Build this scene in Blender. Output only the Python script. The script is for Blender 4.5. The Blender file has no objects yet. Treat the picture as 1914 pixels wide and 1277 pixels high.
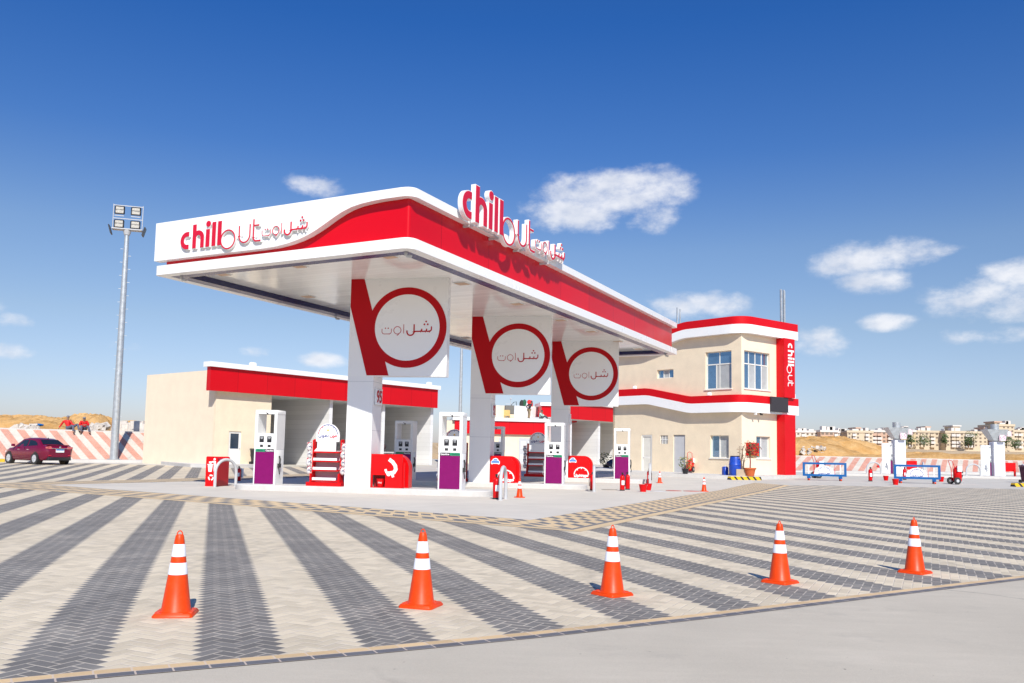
import bpy, math, random
from math import sin, cos, pi, radians as R, sqrt, atan2
from mathutils import Vector, Matrix
random.seed(7)
D = bpy.data; S = bpy.context.scene; COL = S.collection

# ---------------------------------------------------------------- camera, world, sun, exposure
F, TH, RO, CY, CX, H0 = 1602.56, R(4.944), R(1.154), 710.31, 942.54, 1.4      # pixels of a 1914 x 1277 frame
_fw = Vector((0, cos(TH), sin(TH))); _up = Vector((0, -sin(TH), cos(TH))); _rt = Vector((1, 0, 0))
_r = _rt*cos(RO) + _up*sin(RO); _u = _up*cos(RO) - _rt*sin(RO)
cd = D.cameras.new('camera'); cam = D.objects.new('camera', cd); COL.objects.link(cam)
M = Matrix((_r, _u, -_fw)).transposed().to_4x4(); M.translation = (0, 0, H0); cam.matrix_world = M
cd.sensor_width = 36; cd.lens = F/1914*36; cd.shift_x = (957-CX)/1914; cd.shift_y = (CY-638.5)/1914
cd.clip_start = .1; cd.clip_end = 8000
S.camera = cam

SUN_EL, SUN_DIR = R(41), Vector((.165, -.986, 0)).normalized()               # sun behind the camera, a little to its right
sl = D.lights.new('sun', 'SUN'); sl.energy = 4.1; sl.angle = R(.5); sl.color = (1, .955, .88)
so = D.objects.new('sun', sl); COL.objects.link(so); so.location = (20, -60, 60)
so.rotation_euler = (SUN_DIR*cos(SUN_EL)+Vector((0, 0, sin(SUN_EL)))).to_track_quat('Z', 'Y').to_euler()
S.view_settings.view_transform = 'Standard'; S.view_settings.look = 'None'; S.view_settings.gamma = 1
S.view_settings.exposure = .36
S.view_settings.use_curve_mapping = False
SKY = .108

class N:                                                                      # arithmetic on shader sockets
    def __init__(s, nt, k): s.nt, s.k = nt, k
    def op(s, o, *a, cl=False):
        n = s.nt.nodes.new('ShaderNodeMath'); n.operation = o; n.use_clamp = cl
        for i, x in enumerate((s,)+a):
            if isinstance(x, N): s.nt.links.new(x.k, n.inputs[i])
            else: n.inputs[i].default_value = x
        return N(s.nt, n.outputs[0])
    def __add__(s, o): return s.op('ADD', o)
    def __sub__(s, o): return s.op('SUBTRACT', o)
    def __mul__(s, o): return s.op('MULTIPLY', o)
    def __truediv__(s, o): return s.op('DIVIDE', o)
    def floor(s): return s.op('FLOOR')
    def mod(s, o): return s.op('FLOORED_MODULO', o)
    def lt(s, o): return s.op('LESS_THAN', o)
    def gt(s, o): return s.op('GREATER_THAN', o)
    def abs(s): return s.op('ABSOLUTE')
    def mn(s, o): return s.op('MINIMUM', o)
    def mx(s, o): return s.op('MAXIMUM', o)
    def sat(s): return s.op('ADD', 0., cl=True)
    def eq(s, v): return (s-v).abs().lt(.25)
    def smooth(s, a, b):
        n = s.nt.nodes.new('ShaderNodeMapRange'); n.interpolation_type = 'SMOOTHSTEP'
        s.nt.links.new(s.k, n.inputs[0]); n.inputs[1].default_value = a; n.inputs[2].default_value = b
        return N(s.nt, n.outputs[0])
def mixc(nt, f, a, b, mode='MIX'):
    n = nt.nodes.new('ShaderNodeMix'); n.data_type = 'RGBA'; n.blend_type = mode
    for i, x in ((0, f), (6, a), (7, b)):
        if isinstance(x, N): nt.links.new(x.k, n.inputs[i])
        elif isinstance(x, (int, float)): n.inputs[i].default_value = x
        else: n.inputs[i].default_value = (*x[:3], 1)
    return N(nt, n.outputs[2])
def noise(nt, vec, sc, det=4, rough=.55, dim='3D'):
    n = nt.nodes.new('ShaderNodeTexNoise'); n.inputs['Scale'].default_value = sc; n.inputs['Detail'].default_value = det
    n.inputs['Roughness'].default_value = rough
    if vec is not None: nt.links.new(vec.k if isinstance(vec, N) else vec, n.inputs['Vector'])
    return N(nt, n.outputs['Fac'])

def ray(u, v): return _fw + _r*((u-CX)/F) - _u*((v-CY)/F)
SLOPE = .012
def gz(y): return SLOPE*max(0., y-38)                                        # the forecourt rises gently towards the buildings
def G(u, v, dz=0.):
    d = ray(u, v); z = dz
    for _ in range(50): z = .5*z + .5*(gz(d.y*(z-H0)/d.z)+dz)
    t = (z-H0)/d.z; return Vector((d.x*t, d.y*t, z))
def AT(u, v, Y):
    d = ray(u, v); return Vector((0, 0, H0)) + d*(Y/d.y)

wd = D.worlds.new('World'); S.world = wd; wd.use_nodes = True; nt = wd.node_tree
bg = nt.nodes['Background']; bg.inputs[1].default_value = SKY
sky = nt.nodes.new('ShaderNodeTexSky'); sky.sky_type = 'NISHITA'; sky.sun_disc = False
sky.sun_elevation = SUN_EL; sky.sun_rotation = atan2(SUN_DIR.x, SUN_DIR.y) % (2*pi)
sky.altitude = 0; sky.air_density = 1.0; sky.dust_density = .8; sky.ozone_density = 2.5
tc = nt.nodes.new('ShaderNodeTexCoord'); sp = nt.nodes.new('ShaderNodeSeparateXYZ'); nt.links.new(tc.outputs['Generated'], sp.inputs[0])
dx, dy, dz = (N(nt, sp.outputs[i]) for i in range(3))
az = dx.op('ARCTAN2', dy); el = dz.op('ARCSINE')
cb = nt.nodes.new('ShaderNodeCombineXYZ'); nt.links.new((az*1).k, cb.inputs[0]); nt.links.new((el*1.6).k, cb.inputs[1])
nz = noise(nt, N(nt, cb.outputs[0]), 20, 12, .62); nz2 = noise(nt, N(nt, cb.outputs[0]), 5.5, 5, .5)
dens = None
# cloud bodies: centre (u, v), half width and half height (pixels), weight
for (u, v, w, h, k) in [(1180, 352, 125, 46, 1), (1080, 398, 110, 42, .95), (1215, 405, 60, 30, .55), (1290, 570, 112, 33, .85), (1630, 482, 115, 32, .8), (1640, 522, 62, 24, .7),
                        (1870, 555, 110, 48, .9), (1905, 515, 70, 36, .9), (1660, 604, 50, 16, .7), (1530, 640, 56, 30, .6), (590, 346, 52, 20, .55), (1740, 470, 60, 12, .45),
                        (15, 660, 45, 17, .7), (30, 598, 34, 12, .4), (235, 648, 40, 10, .4), (475, 658, 34, 10, .4), (605, 673, 44, 14, .5), (640, 630, 26, 8, .3), (1860, 625, 90, 16, .5),
                        (1790, 560, 50, 22, .5), (2100, 500, 120, 50, .9), (1120, 372, 130, 50, .9), (-180, 560, 130, 40, .8)]:
    d = ray(u, v).normalized(); a0 = atan2(d.x, d.y); e0 = math.asin(d.z); wa = w/F; we = h/F
    q = ((az-a0)/wa).op('POWER', 2.) + ((el-e0)/we).op('POWER', 2.)
    c = ((q*-1)+1.0)*k
    dens = c if dens is None else dens.mx(c)
nz3 = noise(nt, N(nt, cb.outputs[0]), 60, 8, .6); low = (nz-.5)*3.0 + (nz2-.5)*2.5 + (nz3-.5)*.3
cl = (dens.mx(-1.5)*1.25 + low).smooth(-.12, 1.25) * dens.smooth(-.8, .3)
ramp = el.smooth(.0, .55)
hsv = nt.nodes.new('ShaderNodeHueSaturation'); nt.links.new(sky.outputs[0], hsv.inputs['Color']); hsv.inputs['Saturation'].default_value = 1.15
gm = nt.nodes.new('ShaderNodeGamma'); nt.links.new(hsv.outputs[0], gm.inputs[0]); gm.inputs[1].default_value = 1.0
cr_ = nt.nodes.new('ShaderNodeValToRGB'); nt.links.new((el/1.6).k, cr_.inputs[0]); e_ = cr_.color_ramp.elements           # the deep desert blue overhead and dusty mauve horizon
e_[0].position = .0; e_[0].color = (.80, .76, .98, 1); e_[1].position = 1; e_[1].color = (.2, .48, .9, 1)
for x_, c_ in ((.039, (.80, .76, .92)), (.09, (.88, .78, .81)), (.146, (.83, .78, .84)), (.2125, (.44, .62, .89)), (.30, (.23, .53, .92))):
    q_ = e_.new(x_); q_.color = (*c_, 1)
skyc = mixc(nt, 1., N(nt, gm.outputs[0]), N(nt, cr_.outputs[0]), 'MULTIPLY')
shade = noise(nt, N(nt, cb.outputs[0]), 22, 5)
ccol = mixc(nt, shade.smooth(.25, .7), (5.2, 5.5, 6.2), (7.2, 7.2, 7.4))
fin = mixc(nt, cl*.84, skyc, ccol)
nt.links.new(fin.k, bg.inputs[0])

# ---------------------------------------------------------------- helpers
def lin(r, g, b): return tuple((c/255/12.92 if c/255 <= .04045 else ((c/255+.055)/1.055)**2.4) for c in (r, g, b))
MATS = {}
def mat(name, col, rough=.55, metal=0., var=.06, vs=3., bump=0., bs=40., spec=.5, dirt=0.):
    if name in MATS: return MATS[name]
    m = D.materials.new(name); m.use_nodes = True; nt = m.node_tree; b = nt.nodes['Principled BSDF']
    tc = nt.nodes.new('ShaderNodeTexCoord'); oi = nt.nodes.new('ShaderNodeObjectInfo')
    n1 = noise(nt, N(nt, tc.outputs['Object']), vs, 5); n2 = noise(nt, N(nt, tc.outputs['Object']), vs*9, 3)
    f = (n1*.7+n2*.3).smooth(.3, .7)
    c = mixc(nt, f, tuple(x*(1-var) for x in col), tuple(min(1, x*(1+var)) for x in col))
    if dirt:
        c = mixc(nt, (n1*.5+n2*.5).smooth(.5, .75)*dirt, c, (.22, .18, .13))
    nt.links.new(c.k, b.inputs['Base Color'])
    nt.links.new(((f-.5)*.12+rough).k, b.inputs['Roughness'])
    b.inputs['Metallic'].default_value = metal; b.inputs['Specular IOR Level'].default_value = spec
    if bump:
        bp = nt.nodes.new('ShaderNodeBump'); bp.inputs['Strength'].default_value = bump; bp.inputs['Distance'].default_value = .02
        n3 = noise(nt, N(nt, tc.outputs['Object']), bs, 4); nt.links.new(n3.k, bp.inputs['Height']); nt.links.new(bp.outputs[0], b.inputs['Normal'])
    MATS[name] = m; return m
RED = mat('red_panel', (.60, .0005, .006), .36, var=.05, vs=.7, spec=.3)
REDP = mat('red_plastic', (.62, .001, .003), .34, var=.05, spec=.3)
LRED = mat('sign_red', (.62, .004, .03), .4, var=.03)
EMB = mat('emblem_red', (.46, .001, .006), .5, var=.04, vs=.8, spec=.2)
WHITE = mat('white_panel', (.85, .85, .835), .3, var=.008, vs=.25)
WHITP = mat('white_paint', (.80, .80, .78), .4, var=.03)
SIGNW = mat('sign_white', (.84, .84, .83), .4, var=.02)
CREAM = mat('cream_render', (.80, .675, .49), .9, var=.06, vs=1.2, bump=.25, bs=60)
PALE = mat('pale_render', (.82, .70, .53), .9, var=.04, vs=1.2, bump=.2, bs=60)
NAVY = mat('navy_gloss', (.012, .012, .075), .12)
ORANGE = mat('cone_orange', (.74, .055, .0015), .42, var=.10, vs=7, spec=.3, dirt=.12)
REFL = mat('reflective_white', (.82, .83, .88), .4, var=.02)
PURP = mat('purple_panel', (.20, .0005, .105), .4, var=.06, vs=5, spec=.3)
BLACK = mat('black_plastic', (.015, .015, .017), .4)
DARK = mat('dark_rubber', (.03, .03, .03), .7)
GREEN = mat('green_label', (.01, .28, .13), .4)
GREY = mat('grey_paint', (.50, .51, .52), .5, var=.04)
STEEL = mat('galvanised_steel', (.50, .53, .54), .42, metal=.55, var=.12, vs=4)
KERB = mat('kerb_concrete', (.56, .54, .51), .85, var=.07, vs=2, bump=.2)
BLUE = mat('blue_paint', (.004, .10, .31), .4, spec=.3)
BLUEP = mat('blue_barrel_plastic', (.01, .06, .42), .35, var=.2)
GLASS = mat('dark_glass', (.03, .05, .075), .04, spec=.9, var=.2, vs=.6)
GLASSB = mat('sky_glass', (.20, .34, .50), .03, metal=.75, var=.15, vs=.6)
CURT = mat('pale_curtain', (.40, .42, .42), .5, var=.12, vs=2)
FRAME = mat('window_frame_white', (.78, .76, .70), .45)
SAND = None
YEL = mat('yellow_paint', (.72, .42, .02), .5)
WOOD = mat('pale_wood', (.52, .33, .16), .7)
TERRA = mat('terracotta', (.55, .12, .03), .7)
LEAF = mat('leaf_green', (.07, .11, .03), .7, var=.4, vs=8)
LEAFR = mat('leaf_red', (.22, .04, .035), .7, var=.4, vs=8)
LEAFY = mat('leaf_yellow', (.30, .26, .05), .7, var=.4, vs=8)
BARK = mat('bark', (.16, .10, .06), .9)
SKIN = mat('skin', (.30, .16, .10), .6)
STONE = mat('white_rubble', (.55, .50, .44), .9, var=.2, vs=2)

class MB:
    def __init__(s): s.v = []; s.f = []; s.mi = 0; s.uv = {}
    def V(s, *p): s.v.append(Vector(p[0] if len(p) == 1 else p)); return len(s.v)-1
    def q(s, ids, sm=False, mi=None): s.f.append((tuple(ids), s.mi if mi is None else mi, sm))
    def poly(s, pts, sm=False): s.q([s.V(p) for p in pts], sm)
    def box(s, x0, y0, z0, x1, y1, z1, M=None):
        P = [Vector((x, y, z)) for z in (z0, z1) for x, y in ((x0, y0), (x1, y0), (x1, y1), (x0, y1))]
        if M is not None: P = [M @ p for p in P]
        i = [s.V(p) for p in P]
        for a in ((3, 2, 1, 0), (4, 5, 6, 7), (0, 1, 5, 4), (1, 2, 6, 5), (2, 3, 7, 6), (3, 0, 4, 7)): s.q([i[k] for k in a])
        return s
    def rbox(s, x0, y0, z0, x1, y1, z1, r=.02, M=None):                      # box with chamfered upright and top edges
        def ringp(d, z): return [(x0+d+r, y0+d, z), (x1-d-r, y0+d, z), (x1-d, y0+d+r, z), (x1-d, y1-d-r, z), (x1-d-r, y1-d, z), (x0+d+r, y1-d, z), (x0+d, y1-d-r, z), (x0+d, y0+d+r, z)]
        rs = [ringp(0, z0), ringp(0, z1-r), ringp(r*.7, z1)]
        ids = [[s.V(M @ Vector(p) if M is not None else Vector(p)) for p in a] for a in rs]
        for a, b in zip(ids, ids[1:]):
            for k in range(8): s.q((a[k], a[(k+1) % 8], b[(k+1) % 8], b[k]))
        s.q(ids[-1]); s.q(ids[0][::-1]); return s
    def cyl(s, p0, p1, r0, r1=None, n=12, caps=True, sm=True):
        p0, p1 = Vector(p0), Vector(p1); r1 = r0 if r1 is None else r1; d = (p1-p0).normalized()
        a = d.orthogonal().normalized(); b = d.cross(a)
        A = [s.V(p0+(a*cos(2*pi*k/n)+b*sin(2*pi*k/n))*r0) for k in range(n)]; B = [s.V(p1+(a*cos(2*pi*k/n)+b*sin(2*pi*k/n))*r1) for k in range(n)]
        for k in range(n): s.q((A[k], A[(k+1) % n], B[(k+1) % n], B[k]), sm)
        if caps: s.q(A[::-1]); s.q(B)
        return s
    def tube(s, pts, r, n=8, closed=False):
        pts = [Vector(p) for p in pts]; rings = []; m = len(pts)
        t0 = None
        for i, p in enumerate(pts):
            t = ((pts[(i+1) % m] if closed or i < m-1 else p) - (pts[i-1] if closed or i > 0 else p)).normalized()
            a = (t.orthogonal() if t0 is None else t0 - t*t.dot(t0)).normalized(); t0 = a; b = t.cross(a)
            rr = r[i] if isinstance(r, (list, tuple)) else r
            rings.append([s.V(p+(a*cos(2*pi*k/n)+b*sin(2*pi*k/n))*rr) for k in range(n)])
        for i in range(m if closed else m-1):
            A, B = rings[i], rings[(i+1) % m]
            for k in range(n): s.q((A[k], A[(k+1) % n], B[(k+1) % n], B[k]), True)
        if not closed: s.q(rings[0][::-1]); s.q(rings[-1])
        return s
    def lathe(s, prof, n=24, c=(0, 0, 0), sm=True):                           # profile of (radius, z)
        c = Vector(c); rings = [[s.V(c+Vector((r*cos(2*pi*k/n), r*sin(2*pi*k/n), z))) for k in range(n)] for r, z in prof]
        for A, B in zip(rings, rings[1:]):
            for k in range(n): s.q((A[k], A[(k+1) % n], B[(k+1) % n], B[k]), sm)
        s.q(rings[0][::-1]); s.q(rings[-1]); return s
    def prism(s, pts, y0, y1, M=None):                                        # (x, z) outline, counter-clockwise seen from the front (-y)
        T = (lambda p: M @ Vector(p)) if M is not None else Vector
        a = [s.V(T((x, y0, z))) for x, z in pts]; b = [s.V(T((x, y1, z))) for x, z in pts]; n = len(pts)
        s.q(a); s.q(b[::-1])
        for k in range(n): s.q((a[k], b[k], b[(k+1) % n], a[(k+1) % n]))
        return s
    def ribbon(s, L, Rr, y0, y1):                                             # strip between two (x, z) lists
        n = len(L); a = [[s.V((x, y, z)) for x, z in P] for y in (y0, y1) for P in (L, Rr)]
        l0, r0, l1, r1 = a
        for k in range(n-1):
            s.q((r0[k], r0[k+1], l0[k+1], l0[k])); s.q((l1[k], l1[k+1], r1[k+1], r1[k]))
            s.q((l0[k], l0[k+1], l1[k+1], l1[k])); s.q((r1[k], r1[k+1], r0[k+1], r0[k]))
        s.q((l0[0], l1[0], r1[0], r0[0])); s.q((r0[-1], r1[-1], l1[-1], l0[-1])); return s
    def slab(s, pts, z0, z1):                                                 # (x, y) outline, z may be a function of y
        f0 = z0 if callable(z0) else (lambda y: z0); f1 = z1 if callable(z1) else (lambda y: z1); n = len(pts)
        a = [s.V((x, y, f0(y))) for x, y in pts]; b = [s.V((x, y, f1(y))) for x, y in pts]
        s.q(b); s.q(a[::-1])
        for k in range(n): s.q((a[k], a[(k+1) % n], b[(k+1) % n], b[k]))
        return s
    def ball(s, c, r, n=10, m=7, sc=(1, 1, 1)):
        c = Vector(c); rings = []
        for j in range(1, m):
            t = pi*j/m; rings.append([s.V(c+Vector((r*sc[0]*sin(t)*cos(2*pi*k/n), r*sc[1]*sin(t)*sin(2*pi*k/n), r*sc[2]*cos(t)))) for k in range(n)])
        t, b = s.V(c+Vector((0, 0, r*sc[2]))), s.V(c-Vector((0, 0, r*sc[2])))
        for k in range(n): s.q((t, rings[0][k], rings[0][(k+1) % n]), True); s.q((b, rings[-1][(k+1) % n], rings[-1][k]), True)
        for A, B in zip(rings, rings[1:]):
            for k in range(n): s.q((A[k], B[k], B[(k+1) % n], A[(k+1) % n]), True)
        return s
    def build(s, name, mats, parent=None, loc=None, rotz=None, uvf=None):
        me = D.meshes.new(name); me.from_pydata([tuple(p) for p in s.v], [], [f[0] for f in s.f])
        for p, f in zip(me.polygons, s.f): p.material_index = f[1]; p.use_smooth = f[2]
        for m in (mats if isinstance(mats, (list, tuple)) else [mats]): me.materials.append(m)
        if uvf:
            ul = me.uv_layers.new(name='UVMap')
            for l in me.loops: ul.data[l.index].uv = uvf(s.v[l.vertex_index])
        me.validate(); me.set_sharp_from_angle(angle=R(38)); me.update()
        o = D.objects.new(name, me); COL.objects.link(o)
        if parent: o.parent = parent
        if loc is not None: o.location = loc
        if rotz is not None: o.rotation_euler = (0, 0, rotz)
        return o
def tag(o, label=None, cat=None, group=None, kind=None):
    for k, v in (('label', label), ('category', cat), ('group', group), ('kind', kind)):
        if v: o[k] = v
    return o
def thing(name, label, cat, loc=(0, 0, 0), rotz=0., group=None, kind=None, sc=None):
    o = D.objects.new(name, None); COL.objects.link(o); o.empty_display_size = .2; o.location = loc; o.rotation_euler = (0, 0, rotz)
    if sc: o.scale = (sc,)*3
    return tag(o, label, cat, group, kind)
def dup(root, loc, rotz=None, label=None, sc=None):
    def cp(o, par):
        c = o.copy(); COL.objects.link(c)
        if par: c.parent = par
        for ch in list(o.children): cp(ch, c)
        return c
    r = cp(root, None); r.location = loc
    if rotz is not None: r.rotation_euler = (0, 0, rotz)
    if sc: r.scale = (sc,)*3
    if label: r['label'] = label
    return r
def text(body, size, m, parent, name, M, ext=.002, align='CENTER', font=None, bold=0):
    c = D.curves.new(name, 'FONT'); c.body = body; c.size = size; c.extrude = ext; c.align_x = align; c.align_y = 'CENTER'; c.offset = bold
    t = D.objects.new(name, c); COL.objects.link(t); bpy.context.view_layer.update()
    me = D.meshes.new_from_object(t.evaluated_get(bpy.context.evaluated_depsgraph_get())); D.objects.remove(t); D.curves.remove(c)
    me.materials.clear(); me.materials.append(m); me.name = name
    o = D.objects.new(name, me); COL.objects.link(o); o.parent = parent; o.matrix_local = M; return o
FRONT = Matrix.Rotation(pi/2, 4, 'X')                                         # text standing up, read from -y
def at(x, y, z, rz=0): return Matrix.Translation((x, y, z)) @ Matrix.Rotation(rz, 4, 'Z') @ FRONT
def stroke(pts, w, e=0.):                                                     # thick line -> left and right outlines, ends lengthened by e
    pts = [Vector(p) for p in pts]
    if e and len(pts) > 1:
        pts[0] = pts[0] + (pts[0]-pts[1]).normalized()*e; pts[-1] = pts[-1] + (pts[-1]-pts[-2]).normalized()*e
    L, Rr = [], []
    for i, p in enumerate(pts):
        d0 = (p-pts[i-1]).normalized() if i else None; d1 = (pts[i+1]-p).normalized() if i < len(pts)-1 else None
        d0 = d0 or d1; d1 = d1 or d0; t = (d0+d1).normalized(); n = Vector((-t.y, t.x)); k = 1/max(.35, n.dot(Vector((-d0.y, d0.x))))
        L.append(tuple(p+n*(w/2+e)*k)); Rr.append(tuple(p-n*(w/2+e)*k))
    return L, Rr
def arc(cx, cy, r, a0, a1, n=14): return [(cx+r*cos(R(a0+(a1-a0)*k/n)), cy+r*sin(R(a0+(a1-a0)*k/n))) for k in range(n+1)]
def disc(cx, cy, r, n=20): return [(cx+r*cos(2*pi*k/n), cy+r*sin(2*pi*k/n)) for k in range(n)]
LATIN = [  # chill + out, baseline y = 0, x-height 2.3
    ('s', arc(1.15, 1.15, .85, 90, 270, 18)[::1], .6), ('s', [(1.1, 2.0), (1.5, 2.0)], .6), ('s', [(1.1, .3), (1.5, .3)], .6),
    ('s', [(2.5, 0), (2.5, 3.15)], .62), ('s', arc(3.2, 1.3, .72, 160, 0, 14)+[(3.92, 0)], .6),
    ('s', [(4.9, 0), (4.9, 2.3)], .64), ('d', (4.95, 3.0), .4),
    ('s', [(5.95, 0), (5.95, 3.15)], .64), ('s', [(6.95, 0), (6.95, 3.15)], .64)]
THIN = [('r', (8.42, .62), 1.2, .16), ('s', [(10.35, 2.15), (10.35, .85)]+arc(11.25, .85, .9, 180, 360, 16)+[(12.15, 2.2)], .16),
        ('s', [(12.75, 2.75), (12.75, .45)]+arc(13.25, .45, .5, 180, 270, 8)+[(13.95, -.05)], .18), ('s', [(12.75, 1.95), (13.65, 1.95)], .16)]
def AR(x0, y0, k):                                                            # the arabic word, drawn in pixel units of the sign
    T = lambda p: (x0+(p[0]-752)*k, y0+(797-p[1])*k)
    A = lambda cx, cy, r, a0, a1, n=12: [(x, 2*cy-y) for x, y in arc(cx, cy, r, a0, a1, n)]
    o = []
    def s(pts, w): o.append(('s', [T(p) for p in pts], w*k))
    def d(p, r): o.append(('d', T(p), r*k))
    s([(756, 733), (756, 765)]+A(784, 767, 28, 180, 270, 6)+[(843, 795)]+A(843, 767, 28, 270, 360, 6)+[(871, 733)], 6.5); d((798, 727), 7.5); d((832, 727), 7.5)
    o.append(('r', T((945, 752)), 44*k, 6.5*k)); s([(982, 775), (964, 795), (942, 815)], 6.5)
    s([(1022, 682), (1022, 790)], 6)
    s([(1148, 682), (1148, 770)]+A(1105, 770, 43, 0, -180, 14)+[(1062, 755)], 15)
    s([(1148, 766), (1225, 766)]+A(1225, 750, 16, -90, 0, 5)+[(1241, 735)], 14.5)
    s([(1240, 766), (1284, 766)]+A(1284, 750, 16, -90, 0, 5)+[(1300, 735)], 14.2)
    s([(1300, 766), (1330, 766)]+A(1330, 738, 28, -90, 0, 6)+[(1358, 708)], 14)
    d((1292, 650), 10.5); d((1272, 683), 10.5); d((1312, 683), 10.5)
    return o
def letters(mb, items, y0, y1, e=0., ox=0., oz=0., k=1., step=.0012):
    for i, it in enumerate(items):
        a, b = y0-step*(i % 7), y1+step*(i % 7)*.5
        if it[0] == 's':
            L, Rr = stroke(it[1], it[2], e/k if k else e); f = lambda P: [(ox+x*k, oz+z*k) for x, z in P]
            mb.ribbon(f(L), f(Rr), a, b)
        elif it[0] == 'd':
            mb.prism([(ox+x*k, oz+z*k) for x, z in disc(*it[1], it[2]+e/k)], a, b)
        else:
            c, r, w = it[1], it[2], it[3]; L = arc(*c, r+w/2+e/k, 0, 360, 40); Rr = arc(*c, r-w/2-e/k, 0, 360, 40)
            mb.ribbon([(ox+x*k, oz+z*k) for x, z in L], [(ox+x*k, oz+z*k) for x, z in Rr], a, b)
def gauge_text(k=1.):                                                         # arc, ticks and the small arabic line under it (unit: half width of the arc = 1)
    arcs = [('s', arc(0, 0, 1, 178, 120, 8), .07), ('s', arc(0, 0, 1, 120, 2, 16), .07)]
    ticks = [('s', [(cos(R(a))*.98, sin(R(a))*.98), (cos(R(a))*.82, sin(R(a))*.82)], .05) for a in (50, 90, 130)]
    s = lambda p, w=.085: ('s', p, w)
    A = lambda *a: arc(*a)
    meem = [('r', (.86, -.14), .075, .06), s([(.80, -.2), (.70, -.2)])]
    waw = lambda x: [('r', (x, -.16), .075, .06), s([(x+.07, -.2), (x+.02, -.32), (x-.08, -.36)], .06)]
    noon = [s([(.5, -.1)]+A(.37, -.17, .13, 0, -180, 8)+[(.24, -.08)], .06), ('d', (.37, -.07), .035)]
    mid = [s([(.1, 0), (.1, -.2)], .045), s([(.0, -.08), (-.04, -.2), (.05, -.26)], .045)]
    fa = [('r', (-.2, -.14), .07, .06), ('d', (-.2, -.0), .03), s([(-.26, -.2), (-.36, -.2)])]
    lam = [s([(-.72, .05), (-.72, -.2)]+A(-.84, -.2, .12, 0, -180, 8)+[(-.96, -.12)], .06)]
    return arcs[:1], arcs[1:]+ticks, meem+waw(.6)+noon, mid+fa+waw(-.5)+lam

# ---------------------------------------------------------------- ground, paving, terrain
def paving(name, cA, cB, rows, w=.1, joint=(.66, .58, .47), var=.1, ph=0.):
    m = D.materials.new(name); m.use_nodes = True; nt = m.node_tree; b = nt.nodes['Principled BSDF']
    uv = nt.nodes.new('ShaderNodeUVMap'); uv.uv_map = 'UVMap'; sx = nt.nodes.new('ShaderNodeSeparateXYZ'); nt.links.new(uv.outputs[0], sx.inputs[0])
    u, v = N(nt, sx.outputs[0]), N(nt, sx.outputs[1]); k = 1/(sqrt(2)*w)
    px = (u+v)*k; py = (v-u)*k                                                # brick axes run at 45 degrees to the stripes
    i, j = px.floor(), py.floor(); c = (i-j+4000.).mod(4.)
    c1, c2 = c.eq(1), c.eq(2); hor = c.lt(1.5)
    ox, oy = i-c1, j-c2                                                       # corner of the brick that holds the point
    lx = hor*1.+1.; ly = hor*-1.+2.
    fx, fy = px-ox, py-oy
    edge = fx.mn(lx-fx).mn(fy.mn(ly-fy))
    row = ((ox+lx*.5)-(oy+ly*.5))*.5
    band = (row.floor()+8000.+ph).mod(8.).lt(rows)
    cb = nt.nodes.new('ShaderNodeCombineXYZ'); nt.links.new(ox.k, cb.inputs[0]); nt.links.new(oy.k, cb.inputs[1])
    wn = nt.nodes.new('ShaderNodeTexWhiteNoise'); wn.noise_dimensions = '2D'; nt.links.new(cb.outputs[0], wn.inputs['Vector']); rnd = N(nt, wn.outputs['Value'])
    tcn = nt.nodes.new('ShaderNodeTexCoord'); ob = N(nt, tcn.outputs['Object'])
    big = noise(nt, ob, .35, 5, .6); fine = noise(nt, ob, 45, 4, .6); stain = noise(nt, ob, 1.3, 6, .65)
    base = mixc(nt, band, cA, cB)
    tone = rnd*var*2.+(1-var) + (big-.5)*.5 + (fine-.5)*.24 + (stain-.5)*.3
    col = mixc(nt, 1., base, base, 'MIX'); mul = nt.nodes.new('ShaderNodeVectorMath'); mul.operation = 'SCALE'
    nt.links.new(col.k, mul.inputs[0]); nt.links.new(tone.k, mul.inputs[3])
    dusty = mixc(nt, stain.smooth(.52, .8)*.35, N(nt, mul.outputs[0]), (.50, .44, .36))
    tw = nt.nodes.new('ShaderNodeMapping'); tw.inputs['Scale'].default_value = (2.6, .16, 1); tw.inputs['Rotation'].default_value = (0, 0, R(-38)); nt.links.new(ob.k, tw.inputs[0])
    tyre = noise(nt, N(nt, tw.outputs[0]), 1., 4, .5); drip = noise(nt, ob, 3.1, 2, .4)
    dusty = mixc(nt, tyre.smooth(.56, .72)*.22, dusty, (.10, .095, .09)); dusty = mixc(nt, drip.smooth(.70, .78)*.30, dusty, (.09, .08, .07))
    jm = edge.smooth(.10, .03)*(stain.smooth(.35, .65)*.45+.40)
    fin = mixc(nt, jm, dusty, joint)
    nt.links.new(fin.k, b.inputs['Base Color']); b.inputs['Roughness'].default_value = .8; b.inputs['Specular IOR Level'].default_value = .3
    bp = nt.nodes.new('ShaderNodeBump'); bp.inputs['Strength'].default_value = .55; bp.inputs['Distance'].default_value = .008
    hh = edge.smooth(.0, .1) + fine*.5 + rnd*.25; nt.links.new(hh.k, bp.inputs['Height']); nt.links.new(bp.outputs[0], b.inputs['Normal'])
    return m
PAVE = paving('striped_pavers', (.64, .545, .395), (.19, .178, .162), 4, var=.13)
PINK = paving('pink_striped_pavers', (.62, .56, .47), (.60, .27, .19), 4, var=.07)
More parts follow.
